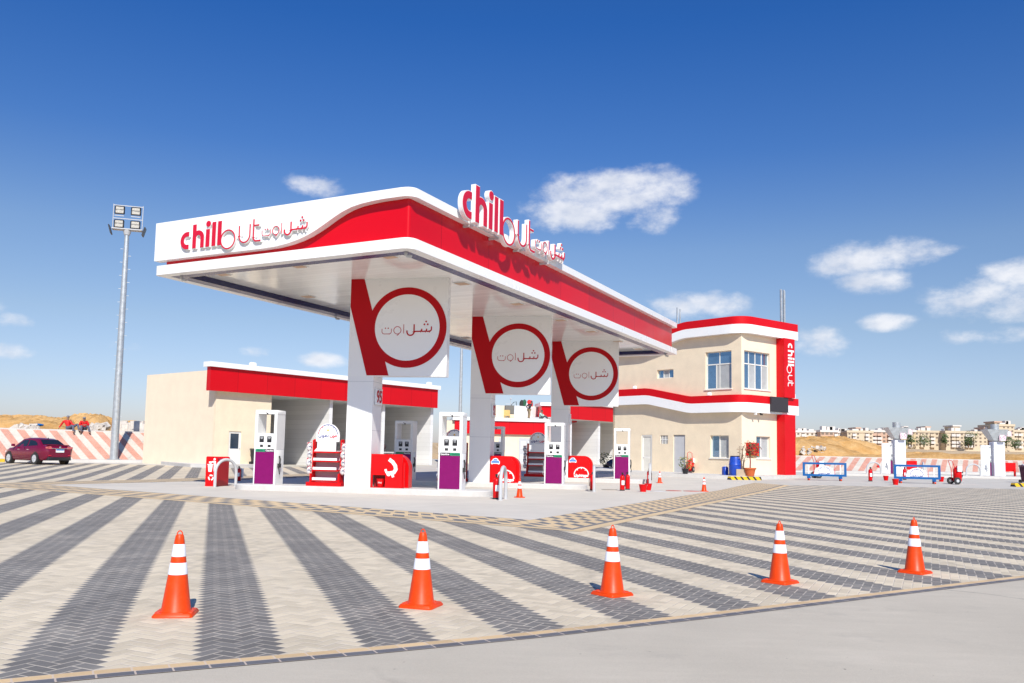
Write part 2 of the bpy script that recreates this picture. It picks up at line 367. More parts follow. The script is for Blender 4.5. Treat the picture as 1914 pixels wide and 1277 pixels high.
def concrete(name, col, joint=0., sc=1., streak=.0, crack=False):
    m = D.materials.new(name); m.use_nodes = True; nt = m.node_tree; b = nt.nodes['Principled BSDF']
    tcn = nt.nodes.new('ShaderNodeTexCoord'); ob = N(nt, tcn.outputs['Object'])
    mp = nt.nodes.new('ShaderNodeMapping'); mp.inputs['Scale'].default_value = (1, 5, 1); mp.inputs['Rotation'].default_value = (0, 0, R(25)); nt.links.new(ob.k, mp.inputs[0])
    a = noise(nt, ob, .5*sc, 6, .6); f = noise(nt, ob, 60, 4, .7); st = noise(nt, N(nt, mp.outputs[0]), 1.4*sc, 6, .6); sp_ = noise(nt, ob, 9, 3)
    t = (a-.5)*.35+(f-.5)*.22+(st-.5)*(.22+streak)+1.
    mul = nt.nodes.new('ShaderNodeVectorMath'); mul.operation = 'SCALE'; mul.inputs[0].default_value = col; nt.links.new(t.k, mul.inputs[3])
    c = mixc(nt, sp_.smooth(.68, .8)*.22, N(nt, mul.outputs[0]), tuple(x*.6 for x in col))
    c = mixc(nt, (a*.5+st*.5).smooth(.5, .7)*.25, c, (.62, .55, .45))
    if joint:
        uv = nt.nodes.new('ShaderNodeUVMap'); uv.uv_map = 'UVMap'; sx = nt.nodes.new('ShaderNodeSeparateXYZ'); nt.links.new(uv.outputs[0], sx.inputs[0])
        x, y = N(nt, sx.outputs[0]), N(nt, sx.outputs[1])
        e = (x.mod(joint)-joint/2).abs().gt(joint/2-.025).mx((y.mod(joint)-joint/2).abs().gt(joint/2-.025))
        c = mixc(nt, e*.6, c, (.74, .68, .60))
    if crack:
        vo = nt.nodes.new('ShaderNodeTexVoronoi'); vo.feature = 'DISTANCE_TO_EDGE'; vo.inputs['Scale'].default_value = .16
        wr = nt.nodes.new('ShaderNodeVectorMath'); wr.operation = 'SCALE'; nn = nt.nodes.new('ShaderNodeTexNoise'); nn.inputs['Scale'].default_value = 1.1; nn.inputs['Detail'].default_value = 5; nt.links.new(ob.k, nn.inputs['Vector']); nt.links.new(nn.outputs['Color'], wr.inputs[0]); wr.inputs[3].default_value = .9
        ad = nt.nodes.new('ShaderNodeVectorMath'); nt.links.new(ob.k, ad.inputs[0]); nt.links.new(wr.outputs[0], ad.inputs[1]); nt.links.new(ad.outputs[0], vo.inputs['Vector'])
        c = mixc(nt, N(nt, vo.outputs['Distance']).smooth(.008, .0)*a.smooth(.45, .6)*.55, c, (.16, .15, .13))
        gr = noise(nt, ob, 150, 2, .5); sp2 = noise(nt, ob, 17, 2, .5)
        c = mixc(nt, gr.smooth(.60, .75)*.4, c, (.24, .22, .19)); c = mixc(nt, gr.smooth(.40, .28)*.3, c, (.72, .68, .6)); c = mixc(nt, sp2.smooth(.74, .80)*.6, c, (.15, .13, .11))
        c = mixc(nt, noise(nt, ob, .9, 5, .7).smooth(.55, .72)*.22, c, (.26, .24, .21))
    nt.links.new(c.k, b.inputs['Base Color']); b.inputs['Roughness'].default_value = .85; b.inputs['Specular IOR Level'].default_value = .25
    bp = nt.nodes.new('ShaderNodeBump'); bp.inputs['Strength'].default_value = .25; bp.inputs['Distance'].default_value = .01
    hh = f+st*.6; nt.links.new(hh.k, bp.inputs['Height']); nt.links.new(bp.outputs[0], b.inputs['Normal'])
    return m
CONC = concrete('pale_concrete', (.60, .555, .48), 4.2)
ROADC = concrete('road_concrete', (.51, .455, .365), 0, 1., -.12, True)
YARD = concrete('yard_concrete', (.54, .505, .44), 0)
def sand(name, a, b_, sc=.12):
    m = D.materials.new(name); m.use_nodes = True; nt = m.node_tree; b = nt.nodes['Principled BSDF']
    tcn = nt.nodes.new('ShaderNodeTexCoord'); ob = N(nt, tcn.outputs['Object'])
    n1 = noise(nt, ob, sc, 7, .62); n2 = noise(nt, ob, 2.2, 6, .65)
    c = mixc(nt, (n1*.65+n2*.35).smooth(.36, .64), a, b_); c = mixc(nt, n2.smooth(.66, .8)*.5, c, (.26, .15, .07))
    nt.links.new(c.k, b.inputs['Base Color']); b.inputs['Roughness'].default_value = 1; b.inputs['Specular IOR Level'].default_value = .1
    bp = nt.nodes.new('ShaderNodeBump'); bp.inputs['Strength'].default_value = .7; bp.inputs['Distance'].default_value = .3; nt.links.new(n2.k, bp.inputs['Height']); nt.links.new(bp.outputs[0], b.inputs['Normal'])
    return m
SAND = sand('desert_sand', (.50, .36, .21), (.62, .47, .30)); DUNE = sand('heaped_sand', (.48, .26, .085), (.62, .39, .17), .4)

AXN, AXV = Vector((cos(R(18.6)), sin(R(18.6)))), Vector((-sin(R(18.6)), cos(R(18.6))))
suv = lambda p: (p.x*AXN.x+p.y*AXN.y+.01, p.x*AXV.x+p.y*AXV.y)
AROT = R(27.25)
cuv = lambda p: (p.x*cos(AROT)-p.y*sin(AROT)+50, p.x*sin(AROT)+p.y*cos(AROT)+50)
def sheet(name, pts, off, m, uvf=None, kind='structure'):                     # flat polygon that follows the gentle rise of the yard
    import bmesh
    bm = bmesh.new(); bm.faces.new([bm.verts.new((p[0], p[1], 0)) for p in pts])
    bmesh.ops.bisect_plane(bm, geom=bm.verts[:]+bm.edges[:]+bm.faces[:], plane_co=(0, 38, 0), plane_no=(0, 1, 0), dist=1e-5)
    for v in bm.verts: v.co.z = gz(v.co.y)+off
    bmesh.ops.recalc_face_normals(bm, faces=bm.faces[:])
    me = D.meshes.new(name); 
    if bm.faces[:] and sum(f.normal.z for f in bm.faces) < 0: bmesh.ops.reverse_faces(bm, faces=bm.faces[:])
    bm.to_mesh(me); bm.free(); me.materials.append(m)
    if uvf:
        ul = me.uv_layers.new(name='UVMap')
        for l in me.loops: ul.data[l.index].uv = uvf(me.vertices[l.vertex_index].co)
    o = D.objects.new(name, me); COL.objects.link(o); o['kind'] = kind; return o

# embankment lines (foot of the slope); tops lie 4 m behind
EL = [Vector((-120, 10)), Vector((-33.7, 57.2)), Vector((-27.6, 60.5)), Vector((-20.5, 64.4)), Vector((-14, 68))]
ER = [Vector((16.5, 66.5)), Vector((21.5, 68.2)), Vector((47, 78.5)), Vector((160, 124))]
def yline(L, x, back=3.6):
    for a, b in zip(L, L[1:]):
        if x <= b.x or b is L[-1]: return a.y+(b.y-a.y)*(x-a.x)/(b.x-a.x)+back
ZL, ZR = 2.5, 1.75
def sm(t): t = max(0, min(1, t)); return t*t*(3-2*t)
def hN(x, y, s=1.): return sin(x*.113*s+1.3)*cos(y*.127*s+.4)+.5*sin(x*.31*s+y*.23*s)+.3*sin(x*.71*s-y*.57*s+2)
def terrain(x, y):
    if x < -16: yb, zt = yline(EL, x)+.5, ZL
    elif x > 14: yb, zt = yline(ER, x)+.5, ZR
    else: yb, zt = 97., 1.5
    far = max(0, y-yb); k = sm(far/1.5)
    rise = (8.3 if x > 0 else 3.5)*sm(far/430)**.8
    return (1-k)*(gz(min(y, 110))-.12) + k*(zt-.12+rise+.10*hN(x, y)*sm(far/12)+.35*hN(x*.3, y*.3)*sm(far/60))
xs = sorted(set([-3000, -1500, -800, -400, -250]+[-180+4*i for i in range(30)]+[-60+1.5*i for i in range(80)]+[60+4*i for i in range(50)]+[300, 450, 700, 1200, 3000]))
ys = sorted(set([-60, -20]+[5*i for i in range(9)]+[44+1.5*i for i in range(50)]+[120+6*i for i in range(30)]+[320, 350, 390, 430, 470, 520, 600, 800, 1200, 2000, 4000]))
g = MB(); gi = [[g.V(x, y, terrain(x, y)) for x in xs] for y in ys]
for a, b in zip(gi, gi[1:]):
    for k in range(len(xs)-1): g.q((a[k], a[k+1], b[k+1], b[k]), True)
tag(g.build('ground', SAND), kind='structure')
sheet('forecourt', [(-120, -30), (160, -30), (160, 123), (47, 78.4), (21.5, 68.1), (16.4, 66.6), (16, 96), (-14, 96), (-14, 68), (-20.5, 64.3), (-27.6, 60.4), (-33.7, 57.1), (-120, 9.8)], 0, YARD)
# front edge of the paved yard: a yellow course and a dark course of bricks
FE = [Vector((-40, -20)), Vector((-9, 1.4))] + [G(u, v).to_2d() for u, v in ((0, 1273), (200.7, 1253), (428, 1234.6), (640, 1218), (974.5, 1186), (1280, 1154), (1575, 1115.8), (1914, 1077))] + [Vector((14, 15.4)), Vector((60, 42))]
FE[3:-3] = [(a+b*2+c)/4 for a, b, c in zip(FE[2:], FE[3:], FE[4:])][:len(FE)-6]
def offs(L, d):
    o = []
    for i, p in enumerate(L):
        t = (L[min(i+1, len(L)-1)]-L[max(i-1, 0)]).normalized(); o.append(p+Vector((t.y, -t.x))*d)
    return o
FY, FD = offs(FE, .105), offs(FE, .205)
BAND_IN = [G(*p).to_2d() for p in ((117, 909), (640, 949.5))]
K0 = G(991, 973).to_2d(); dl_ = (Vector((-15.06, 29.61))-K0).normalized(); dr_ = Vector((.418, .908))
K1 = K0+dl_*20.2; K2 = K1+dr_*52; K3 = K0+dr_*31.5
O0 = G(1085, 995).to_2d()
O1 = Vector((-18.6, 29.6)); O2 = O1+dr_*26; O3 = O0+dr_*31.5+Vector((.2, 0)); I3 = K3
paved = [(p.x, p.y) for p in FE] + [(60, 46.5), (17, 45.5), (O3.x, O3.y), (-2, 44), (-10, 52), (-13.5, 60), (-18.0, 54.6), (-22, 56), (-27, 57.2), (-31, 56), (-60, 40)]
sheet('paving', paved, .005, PAVE, suv)
def strip_mesh(A, B, off, n):                                                 # strip of brick courses laid end to end
    mb = MB(); 
    for a, b, c, d in zip(A, A[1:], B[1:], B): mb.poly([(*a, off), (*d, off), (*c, off), (*b, off)])
    return mb
def course(name, A, B, col):
    m = D.materials.new(name); m.use_nodes = True; nt = m.node_tree; b = nt.nodes['Principled BSDF']
    uv = nt.nodes.new('ShaderNodeUVMap'); uv.uv_map = 'UVMap'; sx = nt.nodes.new('ShaderNodeSeparateXYZ'); nt.links.new(uv.outputs[0], sx.inputs[0]); x = N(nt, sx.outputs[0]); y = N(nt, sx.outputs[1])
    e = (x.mod(.22)-.11).abs().gt(.104).mx(y.gt(.94)).mx(y.lt(.05)); wn = nt.nodes.new('ShaderNodeTexWhiteNoise'); wn.noise_dimensions = '1D'; nt.links.new((x/.22).floor().k, wn.inputs['W'])
    tcn = nt.nodes.new('ShaderNodeTexCoord'); f = noise(nt, N(nt, tcn.outputs['Object']), 40, 4)
    mul = nt.nodes.new('ShaderNodeVectorMath'); mul.operation = 'SCALE'; mul.inputs[0].default_value = col; nt.links.new((N(nt, wn.outputs[0])*.25+.87+(f-.5)*.25).k, mul.inputs[3])
    nt.links.new(mixc(nt, e*.8, N(nt, mul.outputs[0]), (.62, .50, .40)).k, b.inputs['Base Color']); b.inputs['Roughness'].default_value = .85
    mb = MB(); d = 0; me_uv = {}
    for k in range(len(A)-1):
        L = (A[k+1]-A[k]).length; i = [mb.V(*p, .010) for p in (A[k], B[k], B[k+1], A[k+1])]
        for q_, w_ in zip(i, ((d, 0), (d, 1), (d+L, 1), (d+L, 0))): me_uv[q_] = w_
        mb.q(i); d += L
    o = mb.build(name, m); ul = o.data.uv_layers.new(name='UVMap')
    for l in o.data.loops: ul.data[l.index].uv = me_uv[l.vertex_index]
    return tag(o, kind='structure')
course('kerb_yellow_bricks', FE, FY, (.62, .44, .24)); course('kerb_dark_bricks', FY, FD, (.13, .13, .14))
sheet('road', [(p.x, p.y) for p in FD]+[(60, -30), (-40, -30)], .006, ROADC)
# checkered border and concrete apron of the pumps
def checker(name):
    m = D.materials.new(name); m.use_nodes = True; nt = m.node_tree; b = nt.nodes['Principled BSDF']
    uv = nt.nodes.new('ShaderNodeUVMap'); uv.uv_map = 'UVMap'; sx = nt.nodes.new('ShaderNodeSeparateXYZ'); nt.links.new(uv.outputs[0], sx.inputs[0])
    x, y = N(nt, sx.outputs[0]), N(nt, sx.outputs[1])
    tcn = nt.nodes.new('ShaderNodeTexCoord'); ob = N(nt, tcn.outputs['Object']); f = noise(nt, ob, 30, 4); g2 = noise(nt, ob, .8, 5)
    ty = y*4.999; rowi = ty.floor(); tx = x*1.35+rowi.mod(2.)*.5; cell = tx.floor()
    yl = (tx-cell).lt(.62)*(rowi.gt(.5))*(rowi.lt(4.5)) ; ln = y.lt(.14)
    zz = yl.mx(ln)
    e = ((ty-rowi-.5).abs().gt(.47)); by = (tx*3.).mod(1.)-.5
    e = e.mx(by.abs().gt(.47))
    c = mixc(nt, zz, (.175, .17, .165), (.66, .49, .28))
    mul = nt.nodes.new('ShaderNodeVectorMath'); mul.operation = 'SCALE'; nt.links.new(c.k, mul.inputs[0]); nt.links.new(((f-.5)*.3+(g2-.5)*.4+1.).k, mul.inputs[3])
    nt.links.new(mixc(nt, e*.5, N(nt, mul.outputs[0]), (.5, .44, .36)).k, b.inputs['Base Color']); b.inputs['Roughness'].default_value = .85
    return m
CHK = checker('checkered_bricks')
def band(name, I, O):
    mb = MB(); uvs = {}; d = 0
    for (a, b), (c, e) in zip(zip(I, I[1:]), zip(O, O[1:])):
        n = 24
        for k in range(n):
            t0, t1 = k/n, (k+1)/n; P = [c+(e-c)*t0, c+(e-c)*t1, a+(b-a)*t1, a+(b-a)*t0]; L = (b-a).length
            i = [mb.V(p.x, p.y, gz(p.y)+.010) for p in P]
            for q_, w_ in zip(i, ((d+L*t0, 0), (d+L*t1, 0), (d+L*t1, 1), (d+L*t0, 1))): uvs[q_] = w_
            mb.q(i)
        d += (b-a).length
    o = mb.build(name, CHK); ul = o.data.uv_layers.new(name='UVMap')
    for l in o.data.loops: ul.data[l.index].uv = uvs[l.vertex_index]
    return tag(o, kind='structure')
band('path_border', [K1, K0, K3], [O1, O0, O3])
band('path_border', [K1+dr_*24, K1], [O1+dr_*25, O1])
sheet('apron', [(p.x, p.y) for p in (K0, K3, K3+Vector((2, 8)), K2+Vector((0, -6)), K1)], .012, CONC, cuv)
# embankment: coping, sloped paving, foot kerb
def embank(L, zt, side, flip):
    mb = MB(); cp = MB(); kb = MB(); uvs = {}; d = 0; S_ = 1 if not flip else -1; SK, KK = (.41, 1.12) if not flip else (1.2, .86)
    nrm = [Vector((-(b-a).y, (b-a).x)).normalized() for a, b in zip(L, L[1:])]; nv = [nrm[0]]+[(a+b).normalized() for a, b in zip(nrm, nrm[1:])]+[nrm[-1]]
    for k in range(len(L)-1):
        a, b, na, nb = L[k], L[k+1], nv[k], nv[k+1]; za, zb = gz(a.y)+.2, gz(b.y)+.2; ln = (b-a).length
        i = [mb.V(*a, za), mb.V(*b, zb), mb.V(*(b+nb*3.3), zt), mb.V(*(a+na*3.3), zt)]; h = sqrt(3.3**2+(zt-za)**2)
        for q_, (p_, r_) in zip(i, ((d, 0), (d+ln, 0), (d+ln, h), (d, h))): uvs[q_] = ((p_*S_+r_*SK)*KK, (r_-p_*S_*SK)*KK)
        mb.q(i); d += ln
        for q, (w0, w1, z0a, z0b, z1) in ((cp, (3.2, 4.7, zt-.25, zt-.25, zt+.03)),): 
            P = [a+na*w0, b+nb*w0, b+nb*w1, a+na*w1]; lo = [q.V(*p, zt-.3) for p in P]; hi = [q.V(*p, z1) for p in P]
            q.q(hi); q.q((lo[0], lo[1], hi[1], hi[0])); q.q((lo[2], lo[3], hi[3], hi[2]))
        P = [a-na*1.0, b-nb*1.0, b+nb*.05, a+na*.05]; lo = [kb.V(*p, gz(p.y)-.05) for p in P]; hi = [kb.V(*p, gz(p.y)+.2) for p in P]
        kb.q(hi); kb.q((lo[0], lo[1], hi[1], hi[0]))
    o = mb.build('embankment', PINK); ul = o.data.uv_layers.new(name='UVMap')
    for l in o.data.loops: ul.data[l.index].uv = uvs[l.vertex_index]
    tag(o, kind='structure'); tag(cp.build('embankment_kerb', KERB), kind='structure'); tag(kb.build('kerb', KERB), kind='structure')
embank(EL, ZL, 0, False); embank(ER, ZR, 1, True)
yk = MB(); a, b = EL[0], EL[1]; t = (b-a).normalized(); n_ = Vector((t.y, -t.x))
yk.slab([tuple(p) for p in (b-t*30+n_*1.02, b+t*.6+n_*1.02, b+t*.6+n_*1.10, b-t*30+n_*1.10)], lambda y: gz(y)-.02, lambda y: gz(y)+.21)
tag(yk.build('kerb_yellow_paint', YEL), kind='structure')
# raised pavements in front of the buildings
tag(MB().slab([(-23.6, 59.0), (-19.4, 53.6), (-17.2, 53.2), (-15.3, 56.5), (-15.7, 57.8), (-20.0, 61.5)], lambda y: gz(y)-.05, lambda y: gz(y)+.2).build('pavement', KERB), kind='structure')
PR = [G(1090, 884), G(1180, 888.5), G(1300, 893.5), G(1364, 896), G(1440, 896.5), G(1512, 892.5)]
tag(MB().slab([(p.x, p.y) for p in PR]+[(25, 63), (16, 66), (8, 67)], lambda y: gz(y)-.05, lambda y: gz(y)+.2).build('pavement', KERB), kind='structure')
# sand heaps and rubble beyond the embankment
def mound(name, u, v, Y, hw, hd, h, m=None, zb=None, seed=0):
    c = AT(u, v, Y); rnd = random.Random(seed); mb = MB(); n, r_ = 40, 16; top = c.z; zb = (ZL if c.x < 0 else ZR)-.5 if zb is None else zb; rows = []
    for j in range(r_+1):
        t = j/r_; row = []
        for k in range(n):
            a = 2*pi*k/n; wob = 1+.16*sin(a*3+seed)+.1*sin(a*5+seed*2.1)+.06*sin(a*9+seed); s_ = (1-t)**1.0
            z = zb+(top-zb)*(1-(1-t)**2)*(1-.0*t) ; jit = (rnd.random()-.5)*.10*(top-zb)*(t < .97)
            ridge = .32*sin(a*2+seed*1.7)*(1-t)*t*2
            row.append(mb.V(c.x+hw*wob*s_*cos(a), c.y+hd*wob*s_*sin(a), z+jit+ridge))
        rows.append(row)
    for A, B in zip(rows, rows[1:]):
        for k in range(n): mb.q((A[k], A[(k+1) % n], B[(k+1) % n], B[k]), True)
    return tag(mb.build(name, m or DUNE), kind='structure')
for i, a in enumerate([(-40, 776, 84, 7, 5, 0), (22, 777, 88, 6, 5, 0), (66, 778, 84, 5.5, 5, 0), (100, 781, 82, 4.4, 4, 0), (60, 786, 76, 5, 4, 0), (165, 774.5, 84, 4.2, 4, 0), (185, 776, 83, 3.6, 4, 0), (135, 785, 80, 4, 4, 0), (262, 788, 135, 22, 8, 0), (20, 785, 150, 40, 10, 0)]):
    mound('sand_hill', *a, seed=i)
for i, a in enumerate([(1530, 817, 125, 10, 9, 0), (1562, 817, 128, 8, 8, 0), (1490, 822, 118, 9, 8, 0), (1588, 823, 127, 7, 6, 0), (1725, 846, 118, 8, 6, 0), (1800, 849, 120, 14, 6, 0), (1900, 850.5, 112, 9, 6, 0), (1650, 851, 110, 8, 6, 0)]):
    mound('sand_hill', *a, seed=20+i)
def rubble(u0, u1, v0, v1, Y, n, s, m=STONE, seed=1):
    rnd = random.Random(seed); mb = MB()
    for _ in range(n):
        p = AT(u0+(u1-u0)*rnd.random(), v0+(v1-v0)*rnd.random()**.7, Y+rnd.uniform(-1, 1)); e = s*rnd.uniform(.4, 1.4)
        Mx = Matrix.Translation(p) @ Matrix.Rotation(rnd.uniform(0, 6), 4, Vector((rnd.uniform(-.4, .4), rnd.uniform(-.4, .4), 1)).normalized())
        mb.box(-e, -e*.6, -e*1.2, e, e*.6, e*rnd.uniform(.2, .6), Mx)
    return tag(mb.build('rubble', m), kind='stuff')
rubble(30, 70, 795, 801, 64.5, 40, .22, seed=3); rubble(174, 194, 793, 804, 66.5, 26, .25, seed=4); rubble(1500, 1545, 833, 850, 113, 60, .22, seed=5)

# ---------------------------------------------------------------- canopy
C0 = Vector((-2.673, 23.375)); YB = R(27.254); Bd = Vector((sin(YB), cos(YB))); Ad = Vector((-cos(YB), sin(YB)))
LB, LA, SP = 26.66, 10.09, 8.457
RB = atan2(Bd.y, Bd.x)                                                        # local x runs along the long side, local y across
def rpath(x0, y0, x1, y1, r=(.32, .12, .12, .12), d=0.):                       # rounded rectangle, shrunk by d
    o = []
    for (cx, cy, sx, sy, a0), rr in zip(((x0+d, y0+d, 1, 1, 180), (x1-d, y0+d, -1, 1, 270), (x1-d, y1-d, -1, -1, 0), (x0+d, y1-d, 1, -1, 90)), r):
        rr = max(.03, rr-d); c = (cx+sx*rr, cy+sy*rr); o += [(c[0]+rr*cos(R(a0+90*k/6)), c[1]+rr*sin(R(a0+90*k/6))) for k in range(7)]
    return o
def ringband(mb, d0, d1, z0, z1, ext=(0, 0, LB, LA)):                         # closed band with a rectangular section
    A, B = rpath(*ext, d=d0), rpath(*ext, d=d1); n = len(A)
    a0 = [mb.V(*p, z0) for p in A]; a1 = [mb.V(*p, z1) for p in A]; b0 = [mb.V(*p, z0) for p in B]; b1 = [mb.V(*p, z1) for p in B]
    for k in range(n):
        j = (k+1) % n
        mb.q((a0[k], a0[j], a1[j], a1[k]), True); mb.q((b0[j], b0[k], b1[k], b1[j])); mb.q((a1[k], a1[j], b1[j], b1[k])); mb.q((b0[k], b0[j], a0[j], a0[k]))
    return mb
cano = thing('fuel_canopy', 'large red and white fuel station canopy with a wavy white end panel', 'canopy', (*C0, 0), RB)
ringband(MB(), 0, .34, 7.06, 7.37).build('lower_band', WHITE, cano)
RSEAM = D.materials.new('red_fascia_seams'); RSEAM.use_nodes = True
def seamed(m, col, step, rough, ax=0, w=.012, dk=.55):
    nt = m.node_tree; b = nt.nodes['Principled BSDF']; tc = nt.nodes.new('ShaderNodeTexCoord'); sx = nt.nodes.new('ShaderNodeSeparateXYZ'); nt.links.new(tc.outputs['Object'], sx.inputs[0])
    x = N(nt, sx.outputs[ax]); e = ((x+100.).mod(step)-step/2).abs().gt(step/2-w)
    wn = nt.nodes.new('ShaderNodeTexWhiteNoise'); wn.noise_dimensions = '1D'; nt.links.new(((x+100.)/step).floor().k, wn.inputs['W'])
    n1 = noise(nt, N(nt, tc.outputs['Object']), .6, 4)
    mul = nt.nodes.new('ShaderNodeVectorMath'); mul.operation = 'SCALE'; mul.inputs[0].default_value = col
    nt.links.new((N(nt, wn.outputs[0])*.12+(n1-.5)*.15+.95).k, mul.inputs[3])
    nt.links.new(mixc(nt, e, N(nt, mul.outputs[0]), tuple(c*dk for c in col)).k, b.inputs['Base Color']); nt.links.new(((n1-.5)*.2+rough).k, b.inputs['Roughness'])
seamed(RSEAM, (.62, .0005, .009), 3.0, .33); RSEAM.node_tree.nodes['Principled BSDF'].inputs['Specular IOR Level'].default_value = .3
ringband(MB(), .24, .3, 7.36, 8.57).build('red_fascia', RSEAM, cano)
ringband(MB(), 0, .40, 8.55, 8.81).build('top_trim', WHITE, cano)
MB().box(.41, .41, 8.60, LB-.41, LA-.41, 8.66).build('roof_deck', WHITP, cano)
ringband(MB(), .345, .70, 7.072, 7.10).build('cove_strip', mat('cove_grey', (.05, .05, .15), .3), cano)
ringband(MB(), .705, .74, 7.072, 7.28).build('navy_cove', NAVY, cano)
SOF = D.materials.new('soffit_planks'); SOF.use_nodes = True; seamed(SOF, (.87, .86, .83), .3, .14, 0, .006, .75)
_nt = SOF.node_tree; _b = _nt.nodes['Principled BSDF']; _tc = _nt.nodes.new('ShaderNodeTexCoord'); _mp = _nt.nodes.new('ShaderNodeMapping'); _mp.inputs['Scale'].default_value = (5, .6, 1); _nt.links.new(_tc.outputs['Object'], _mp.inputs[0])
_bp = _nt.nodes.new('ShaderNodeBump'); _bp.inputs['Strength'].default_value = .10; _bp.inputs['Distance'].default_value = .02; _nt.links.new(noise(_nt, N(_nt, _mp.outputs[0]), 1.2, 2).k, _bp.inputs['Height']); _nt.links.new(_bp.outputs[0], _b.inputs['Normal'])
MB().box(.73, .73, 7.265, LB-.73, LA-.73, 7.4).build('soffit', SOF, cano)
wv = [(10.14, 7.54), (5.4, 7.53), (4.9, 7.545), (4.4, 7.60), (4.0, 7.68), (3.65, 7.78), (3.35, 7.90), (3.05, 8.04), (2.75, 8.19), (2.45, 8.325), (2.1, 8.44), (1.75, 8.50), (1.35, 8.535), (.95, 8.549), (.36, 8.549)]
wp = MB(); top = 8.813
for y0 in (0,):
    f0 = [wp.V(-.006, a, z) for a, z in wv]; ft = [wp.V(-.006, a, top) for a, z in wv]; b0 = [wp.V(.28, a, z) for a, z in wv]; bt = [wp.V(.28, a, top) for a, z in wv]
    for k in range(len(wv)-1): wp.q((f0[k], ft[k], ft[k+1], f0[k+1])); wp.q((f0[k], f0[k+1], b0[k+1], b0[k]), True); wp.q((ft[k], bt[k], bt[k+1], ft[k+1])); wp.q((b0[k+1], bt[k+1], bt[k], b0[k]))
    wp.q((f0[0], b0[0], bt[0], ft[0])); wp.q((ft[-1], bt[-1], b0[-1], f0[-1]))
wp.build('wave_panel', WHITE, cano)
lampm = D.materials.new('downlight_glass'); lampm.use_nodes = True; lampm.node_tree.nodes['Principled BSDF'].inputs['Base Color'].default_value = (.62, .42, .28, 1)
dlp = MB().box(-.2, -.2, 0, .2, .2, .02); dlm = MB().box(-.24, -.24, .003, .24, .24, .03)
dlo = None
for b_ in (1.4, 5.8, 10.1, 14.35, 18.0, 21.7, 25.0):
    for a_ in (1.7, 5.2, 8.5):
        if dlo is None: dlo = dlm.build('downlight', WHITP, cano, (b_, a_, 7.242)); dlo2 = dlp.build('lamp_glass', lampm, dlo, (0, 0, -.006))
        else:
            o = dlo.copy(); COL.objects.link(o); o.location = (b_, a_, 7.242); p = dlo2.copy(); COL.objects.link(p); p.parent = o
cmb = MB().cyl((0, 0, 0), (0, 0, -.08), .05).tube([(0, 0, -.06), (.02, -.03, -.12), (.05, -.16, -.14)], .045)
for b_, a_ in ((.45, .45), (.45, LA-.75), (LB-.6, .5), (9, LA-.4)): cmb.build('security_camera', GREY, cano, (b_, a_, 7.07))
# lettering on the canopy
def logo(name, label, loc, rotz, k, depth, ox, oz, gap=0.):
    t = thing(name, label, 'sign', loc, rotz, 'brand lettering on the canopy')
    items = LATIN+THIN; ar = AR(14.12, .42, .01185)
    mb = MB(); letters(mb, items+ar, -depth, -gap, .13*k*.62, ox, oz, k); mb.build('letter_backing', SIGNW, t)
    mb = MB(); letters(mb, items, -depth-.016, -depth-.008, 0, ox, oz, k); mb.build('latin_letters', LRED, t)
    mb = MB(); letters(mb, ar, -depth-.016, -depth-.008, 0, ox, oz, k); mb.build('arabic_letters', LRED, t)
    return t
pA = C0+Ad*8.86-Bd*.006
logo('lettering_sign', 'red Latin and Arabic lettering lying on the white wavy end panel of the canopy', (*pA, 7.78), YB*-1, .2455, .075, 0, 0)
pB = C0+Bd*2.36-Ad*.0
lb = logo('lettering_sign', 'tall red Latin and Arabic lettering standing above the long red fascia of the canopy', (*pB, 8.57), RB, .366, .25, 0, 0, .10)
for x in (.9, 2.6, 4.4, 6.6): MB().box(x, -.12, -.12, x+.05, .3, -.05).build('mounting_bracket', GREY, lb)

# ---------------------------------------------------------------- columns with their round emblem panels
C1 = Vector((-5.305, 29.0)); RI = R(-10); Xi = Vector((cos(RI), sin(RI))); Yi = Vector((-sin(RI), cos(RI))); OFF = Bd*SP
PANW, Z0P, Z1P = 3.42, 3.93, 7.264
pk = 3.42/1195.; PZ = (7.264-3.93)/1148.
def P(x, y): return ((x-352)*pk, 7.165-(y-166)*pk)
COLM = mat('column_white', (.83, .83, .825), .35, var=.012, vs=.4)
def column(i, lab):
    o = C1+OFF*i; t = thing('canopy_column', lab, 'column', (*o, .2), RI, 'white columns carrying the canopy', kind='thing')
    mb = MB().box(0, 0, 0, .9, .98, 7.06); mb.build('shaft', COLM, t)
    for z in (1.9, 3.55): MB().box(-.003, -.003, z, .903, .983, z+.012).build('panel_joint', GREY, t)
    pn = MB().box(.0, -.012, Z0P-.2, PANW, .36, Z1P-.2).build('sign_panel', WHITE, t)
    em = MB(); st = [P(354, 133), P(518, 133), P(852, 1287), P(583, 1287), P(354, 465)]
    Zs = lambda L: [(x, z-.2) for x, z in L]
    em.prism(Zs(st)[::-1], -.022, -.013)
    c = P(1061, 718); ro, ri = 478*pk, 394*pk; L = arc(c[0], c[1]-.2, ro, 0, 360, 64); Q = arc(c[0], c[1]-.2, ri, 0, 360, 64); em.ribbon(L, Q, -.0235, -.013)
    em.build('emblem', EMB, pn)
    wi = MB().prism(disc(c[0], c[1]-.2, ri-.001, 64), -.0242, -.0135); wi.build('emblem_disc', WHITE, pn)
    a = MB(); letters(a, AR(0, 0, pk), -.030, -.0235, 0, *(lambda p: (p[0], p[1]-.2))(P(752, 797)), 1., .0006); a.build('arabic_letters', EMB, pn)
    return t
column(0, 'nearest white canopy column, its round red emblem panel largest'); column(1, 'middle white canopy column between the two other emblem panels'); column(2, 'white canopy column farthest back, its emblem panel smallest')
LD = (C1-C0)
